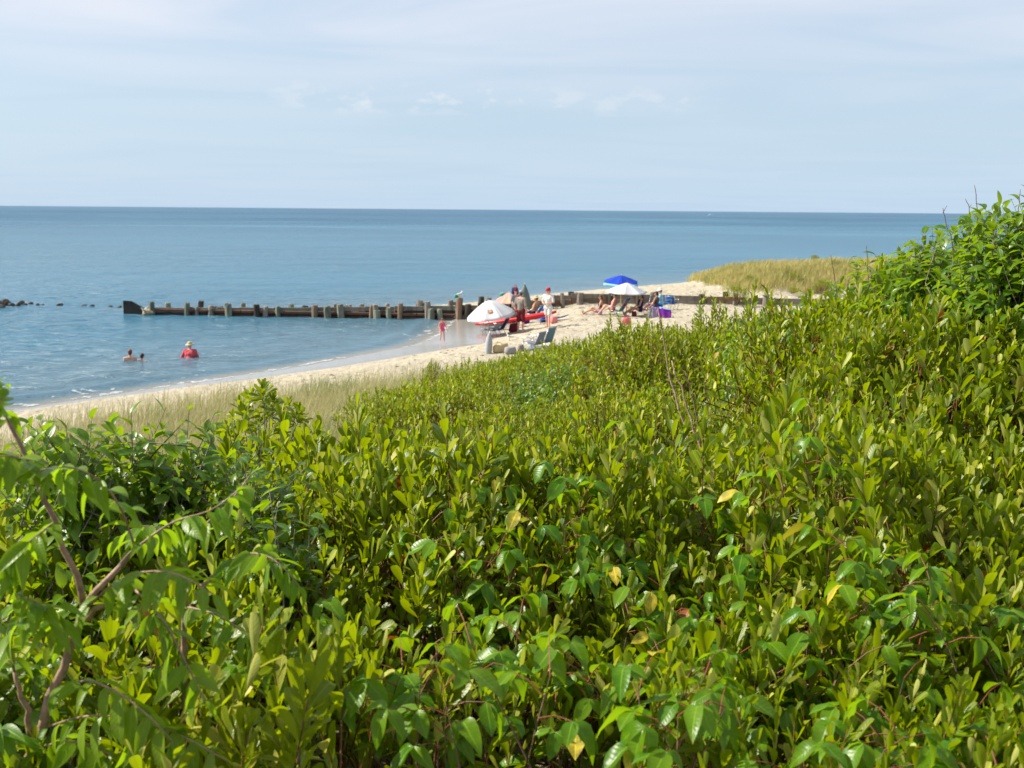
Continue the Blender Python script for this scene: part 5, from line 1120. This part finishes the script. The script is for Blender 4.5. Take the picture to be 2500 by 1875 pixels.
p = at_ground(1598, 764, 30); person(p, R(60), SIT(1.68, .06, .24, .26, .12), 'dark-haired person sitting behind the purple towel', 'skin_tan', ('hair_dark', 'short'), (('tank', 'fabric_darkgrey'), ('shorts', 'fabric_navy', .6)))
p = at_ground(1612, 760, 30); person(p, R(80), posed(SIT(1.68, .0, .24, .26, .16), fd=(0, 1, -.7)), 'person in a white and pale blue top bent over beside the blue chairs', 'skin_fair', ('hair_brown', 'short'), (('shirt', 'fabric_lightblue', .8), ('shorts', 'fabric_midblue', .7)), hat=('brim', 'fabric_warm_white'))

# ---- kayak, boards, bags and other gear
def hull(name, p0, p1, width, height, rise, mat, label, cat, cockpit=True):
    c = (p0 + p1) / 2; L = np.linalg.norm((p1 - p0)[:2]); yaw = math.atan2(p1[1] - p0[1], p1[0] - p0[0]); root = thing(name, tuple(c), label, cat, None, yaw); root.rotation_euler = (0, -math.atan2(p1[2] - p0[2], L), yaw)
    n, m = 19, 10; V = []
    for i in range(n):
        t = -1 + 2 * i / (n - 1); w = width / 2 * max(.02, (1 - abs(t) ** 2.6)); z0 = rise * abs(t) ** 3
        for k in range(m): a = 2 * math.pi * k / m; V.append((t * L / 2, w * math.cos(a), z0 + height * (.5 + .5 * math.sin(a) * (.75 if math.sin(a) > 0 else 1)) * (.35 + .65 * (1 - abs(t) ** 3))))
    mb = MB(); mb.add(V, [(i * m + k, i * m + (k + 1) % m, (i + 1) * m + (k + 1) % m, (i + 1) * m + k) for i in range(n - 1) for k in range(m)] + [tuple(range(m - 1, -1, -1)), tuple(range((n - 1) * m, n * m))]); mb.build('hull', mat, root)
    if cockpit:
        a = np.linspace(0, 2 * np.pi, 17); mb = MB(); tube(mb, np.stack([.42 * np.cos(a), .2 * np.sin(a), np.full(17, height * .90)], 1), .022, 6); mb.build('cockpit_rim', 'plastic_black', root)
        mb = MB(); box(mb, (0, 0, height * .86), (.7, .34, .02), bev=.005); mb.build('cockpit_floor', 'plastic_black', root, smooth=False)
    return root
k0 = at_ground(1160, 808, 30); k1 = at_ground(1362, 785, 30); k1[2] += .22; k0[2] += .1
hull('kayak', k0, k1, .62, .32, .16, 'plastic_red', 'red kayak lying on the sand behind the umbrella and the people', 'kayak')
b0 = at_ground(1306, 787, 30); b1 = at_ground(1391, 779, 30); b1[2] += .10
hull('bodyboard', b0, b1, .5, .07, .10, 'plastic_blue', 'long flat blue board lying behind the person in white', 'board', False)
def bag(p, size, mat, label, cat='bag', seed=0, strap=None, nm='beach_bag', yaw=.3, squash=1.0):
    root = thing(nm, tuple(p), label, cat, None, yaw); q = np.random.default_rng(seed + 50); n = 12; a = np.arange(n) * 2 * np.pi / n; V = []; sx, sy, sz = size
    for f, r in ((0, .86), (.12, 1.0), (.5, 1.02), (.85, .9), (1.0, .78), (.93, .60)):
        e = 1 / np.maximum(np.abs(np.cos(a)) ** 4 + np.abs(np.sin(a)) ** 4, .3) ** .25; w = r * e * (1 + q.normal(0, .05, n)); V.append(np.stack([w * np.cos(a) * sx / 2, w * np.sin(a) * sy / 2, f * sz + q.normal(0, .02, n) * sz * (f > 0)], 1))
    mb = MB(); mb.add(np.concatenate(V), [(i * n + j, i * n + (j + 1) % n, (i + 1) * n + (j + 1) % n, (i + 1) * n + j) for i in range(5) for j in range(n)] + [tuple(range(n - 1, -1, -1)), tuple(range(5 * n, 6 * n))]); mb.build('sack', mat, root)
    if strap:
        t = np.linspace(0, np.pi, 9)
        for sg in (-1, 1): mb = MB(); tube(mb, np.stack([np.cos(t) * sx * .28, np.full(9, sg * sy * .3), sz * .92 + np.sin(t) * sz * .42], 1), .012, 5); mb.build('handle', strap, root)
    return root
g = lambda u, v: at_ground(u, v, 30)
bag(g(1254, 811), (.38, .34, .36), 'fabric_maroon', 'dark red and grey cool bag at the feet of the standing couple', 'cool bag', 1, 'fabric_darkgrey', 'cool_bag')
bag(g(1216, 861), (.34, .26, .26), 'straw', 'lumpy tan straw bag on the sand in front of the umbrella', 'bag', 2, 'straw'); bag(g(1229, 861), (.30, .26, .32), 'straw', 'taller tan straw bag beside the lumpy one', 'bag', 3)
bag(g(1246, 864), (.38, .28, .22), 'fabric_grey', 'soft grey bag beside the tan straw bags', 'bag', 4); bag(g(1271, 859), (.20, .2, .24), 'fabric_taupe', 'small brown bag at the foot of the empty chairs', 'bag', 5)
bag(g(1285, 790), (.30, .28, .34), 'fabric_purple', 'purple and blue bag in front of the straw-hatted person', 'bag', 6, 'fabric_orange'); bag(g(1352, 789), (.30, .28, .30), 'fabric_salmon', 'salmon pink bag lying behind the person in white', 'bag', 7)
bag(g(1530, 793), (.34, .30, .30), 'fabric_hotpink', 'hot pink beach bag with dark handles on the sand in front of the umbrellas', 'bag', 8, 'fabric_darkgrey')
bag(g(1548, 772), (.2, .2, .22), 'fabric_maroon', 'small dark red bag by the bending person', 'bag', 9); bag(g(1580, 773), (.2, .16, .1), 'straw', 'pair-sized tan straw pouch under the white chair frame', 'bag', 10)
bag(g(1330, 785), (.42, .3, .24), 'fabric_midblue', 'blue bag behind the legs of the person in white', 'bag', 11)
def sheet(nm, cat, label, pts, mat, fold=.03, n=9):
    """a cloth hung or spread over four corner points"""
    P = np.array(pts); c = P.mean(0); c[2] = P[:, 2].min(); root_v = []
    for i in range(n):
        for k in range(n): s_, t = i / (n - 1), k / (n - 1); q = P[0] * (1 - s_) * (1 - t) + P[1] * s_ * (1 - t) + P[2] * s_ * t + P[3] * (1 - s_) * t; root_v.append(q + np.array([fold * math.sin(s_ * 9) * t, -fold * math.sin(s_ * 13 + t * 3), fold * .5 * math.sin(t * 7 + s_ * 5)]) - c)
    mb = MB(); gridmesh(mb, np.array(root_v), n, n); o = mb.build(nm, mat); o.location = c; sd = o.modifiers.new('thick', 'SOLIDIFY'); sd.thickness = .008; return tag(o, label, cat)
q = g(1622, 776); y0 = q[1]
pu = lambda u, v, dy=0: at_y(u, v, y0 + dy)
sheet('windbreak', 'windbreak', 'bright purple cloth windbreak with pale blue upper hem in front of the blue chairs', [pu(1606, 776), pu(1638, 776, -.3), pu(1638, 755, -.3), pu(1604, 750)], 'fabric_purple')
sheet('windbreak_hem', 'hem', 'pale blue hem along the upper edge of the purple cloth', [pu(1610, 753, -.05), pu(1638, 757, -.35), pu(1637, 754, -.35), pu(1610, 749, -.05)], 'fabric_lightblue', .01)
sheet('windbreak', 'windbreak', 'lavender grey cloth hung next to the bright purple one', [pu(1580, 776, .1), pu(1604, 776), pu(1603, 750), pu(1590, 748, .1)], 'fabric_lavender')
q = g(1320, 853); sheet('towel', 'towel', 'grey-blue towel spread on the sand at the foot of the empty chairs', [g(1282, 857) + (0, 0, .03), g(1350, 855) + (0, 0, .03), g(1346, 848) + (0, 0, .06), g(1290, 849) + (0, 0, .05)], 'fabric_slate', .02)
q = g(1660, 752)
bag(at_y(1638, 731, g(1640, 755)[1] + .02) + np.array([0, 0, -.02]), (.40, .2, .14), 'fabric_yellow', 'yellow and black bundle lying on top of the blue folding chairs', 'bundle', 12, 'plastic_black', 'bundle')
bag(at_y(1257, 721, g(1257, 770)[1]), (.34, .28, .40), 'fabric_navy', 'navy blue bag hung high on the groyne behind the standing couple', 'bag', 13, 'fabric_coral')
bag(at_y(1228, 723, wall_y(-.45)), (.36, .2, .14), 'fabric_green', 'small green and white bag lying on the groyne behind the pink umbrella', 'bag', 14, 'fabric_white')
bag(at_y(1114, 727, wall_y(-2.9)), (.2, .18, .17), 'fabric_green', 'small bright green bucket bag on top of a groyne post', 'bag', 15)
# folded chair in its pale sleeve, upright in the sand
p = g(1192, 863); root = thing('sleeved_parasol', tuple(p), 'pale grey sleeve standing upright in the sand in front of the low umbrella', 'sleeve'); mb = MB(); n = 9; a = np.arange(n) * 2 * np.pi / n; V = []
for f, r in ((-.1, .09), (.05, .115), (.3, .12), (.5, .095), (.62, .05), (.68, .035)): V.append(np.stack([r * np.cos(a) * (1 + .1 * np.sin(3 * a)) + f * .06, r * np.sin(a), np.full(n, f)], 1))
mb.add(np.concatenate(V), [(i * n + j, i * n + (j + 1) % n, (i + 1) * n + (j + 1) % n, (i + 1) * n + j) for i in range(5) for j in range(n)] + [tuple(range(5 * n, 6 * n))]); mb.build('sleeve', 'fabric_silver', root)
mb = MB(); tube(mb, [(.035, 0, .6), (.05, 0, .74)], .02, 7); mb.build('cap', 'gull_white', root)
# spade-handled blue pole beside the person in white
p = g(1321, 790); root = thing('beach_shovel', tuple(p), 'blue-handled shovel stuck upright in the sand beside the person in white', 'shovel'); mb = MB(); tube(mb, [(-.03, 0, -.1), (0, 0, .35), (.05, 0, .62)], .022, 7); mb.build('shaft', 'fabric_lavender', root)
mb = MB(); t = np.linspace(0, 2 * np.pi, 13); tube(mb, np.stack([.06 + .085 * np.cos(t), 0 * t, .68 + .075 * np.sin(t)], 1), .026, 6); mb.build('handle', 'plastic_blue', root)
# gulls
def gull(p, yaw, label, s=1.0):
    root = thing('seagull', tuple(p), label, 'gull', None, yaw); mb = MB()
    capsule(mb, np.array([-.11, 0, .17]) * s, np.array([.07, 0, .20]) * s, .045 * s, .065 * s); capsule(mb, np.array([.08, 0, .22]) * s, np.array([.13, 0, .30]) * s, .045 * s, .034 * s); ball(mb, np.array([.14, 0, .315]) * s, .04 * s)
    smesh(mb, 'body', 'gull_white', root, .010 * s, 3)
    for sg in (-1, 1):
        mb = MB(); capsule(mb, np.array([.06, sg * .055, .215]) * s, np.array([-.20, sg * .02, .16]) * s, .035 * s, .012 * s, 7); mb.build('wing', 'gull_grey', root)
        mb = MB(); tube(mb, np.array([(.0, sg * .025, .14), (.0, sg * .025, .0), (.04, sg * .03, .0)]) * s, .007 * s, 5); mb.build('leg', 'beak_yellow', root)
    mb = MB(); tube(mb, np.array([(.17, 0, .31), (.225, 0, .295)]) * s, [.014 * s, .004 * s], 6); mb.build('beak', 'beak_yellow', root)
gull(at_y(1122, 727, wall_y(-2.7) - .2), R(20), 'grey-winged white gull standing on a groyne post beside the green bucket bag')
gull(g(1245, 831), R(170), 'white gull standing on open sand below the standing couple', .8)
gull(at_y(352, 764, wall_y(-19) - .5), R(200), 'white gull sitting low at the sea end of the groyne', .8)
o = MB(); rock_mesh(o, (.34, .3, .34), 91, .8); o = o.build('rock', 'rock_tan', smooth=False); q = at_z(362, 764, .1); o.location = (q[0], q[1] + .1, .12); tag(o, 'pale tan rock against the sea end of the groyne', 'rock')
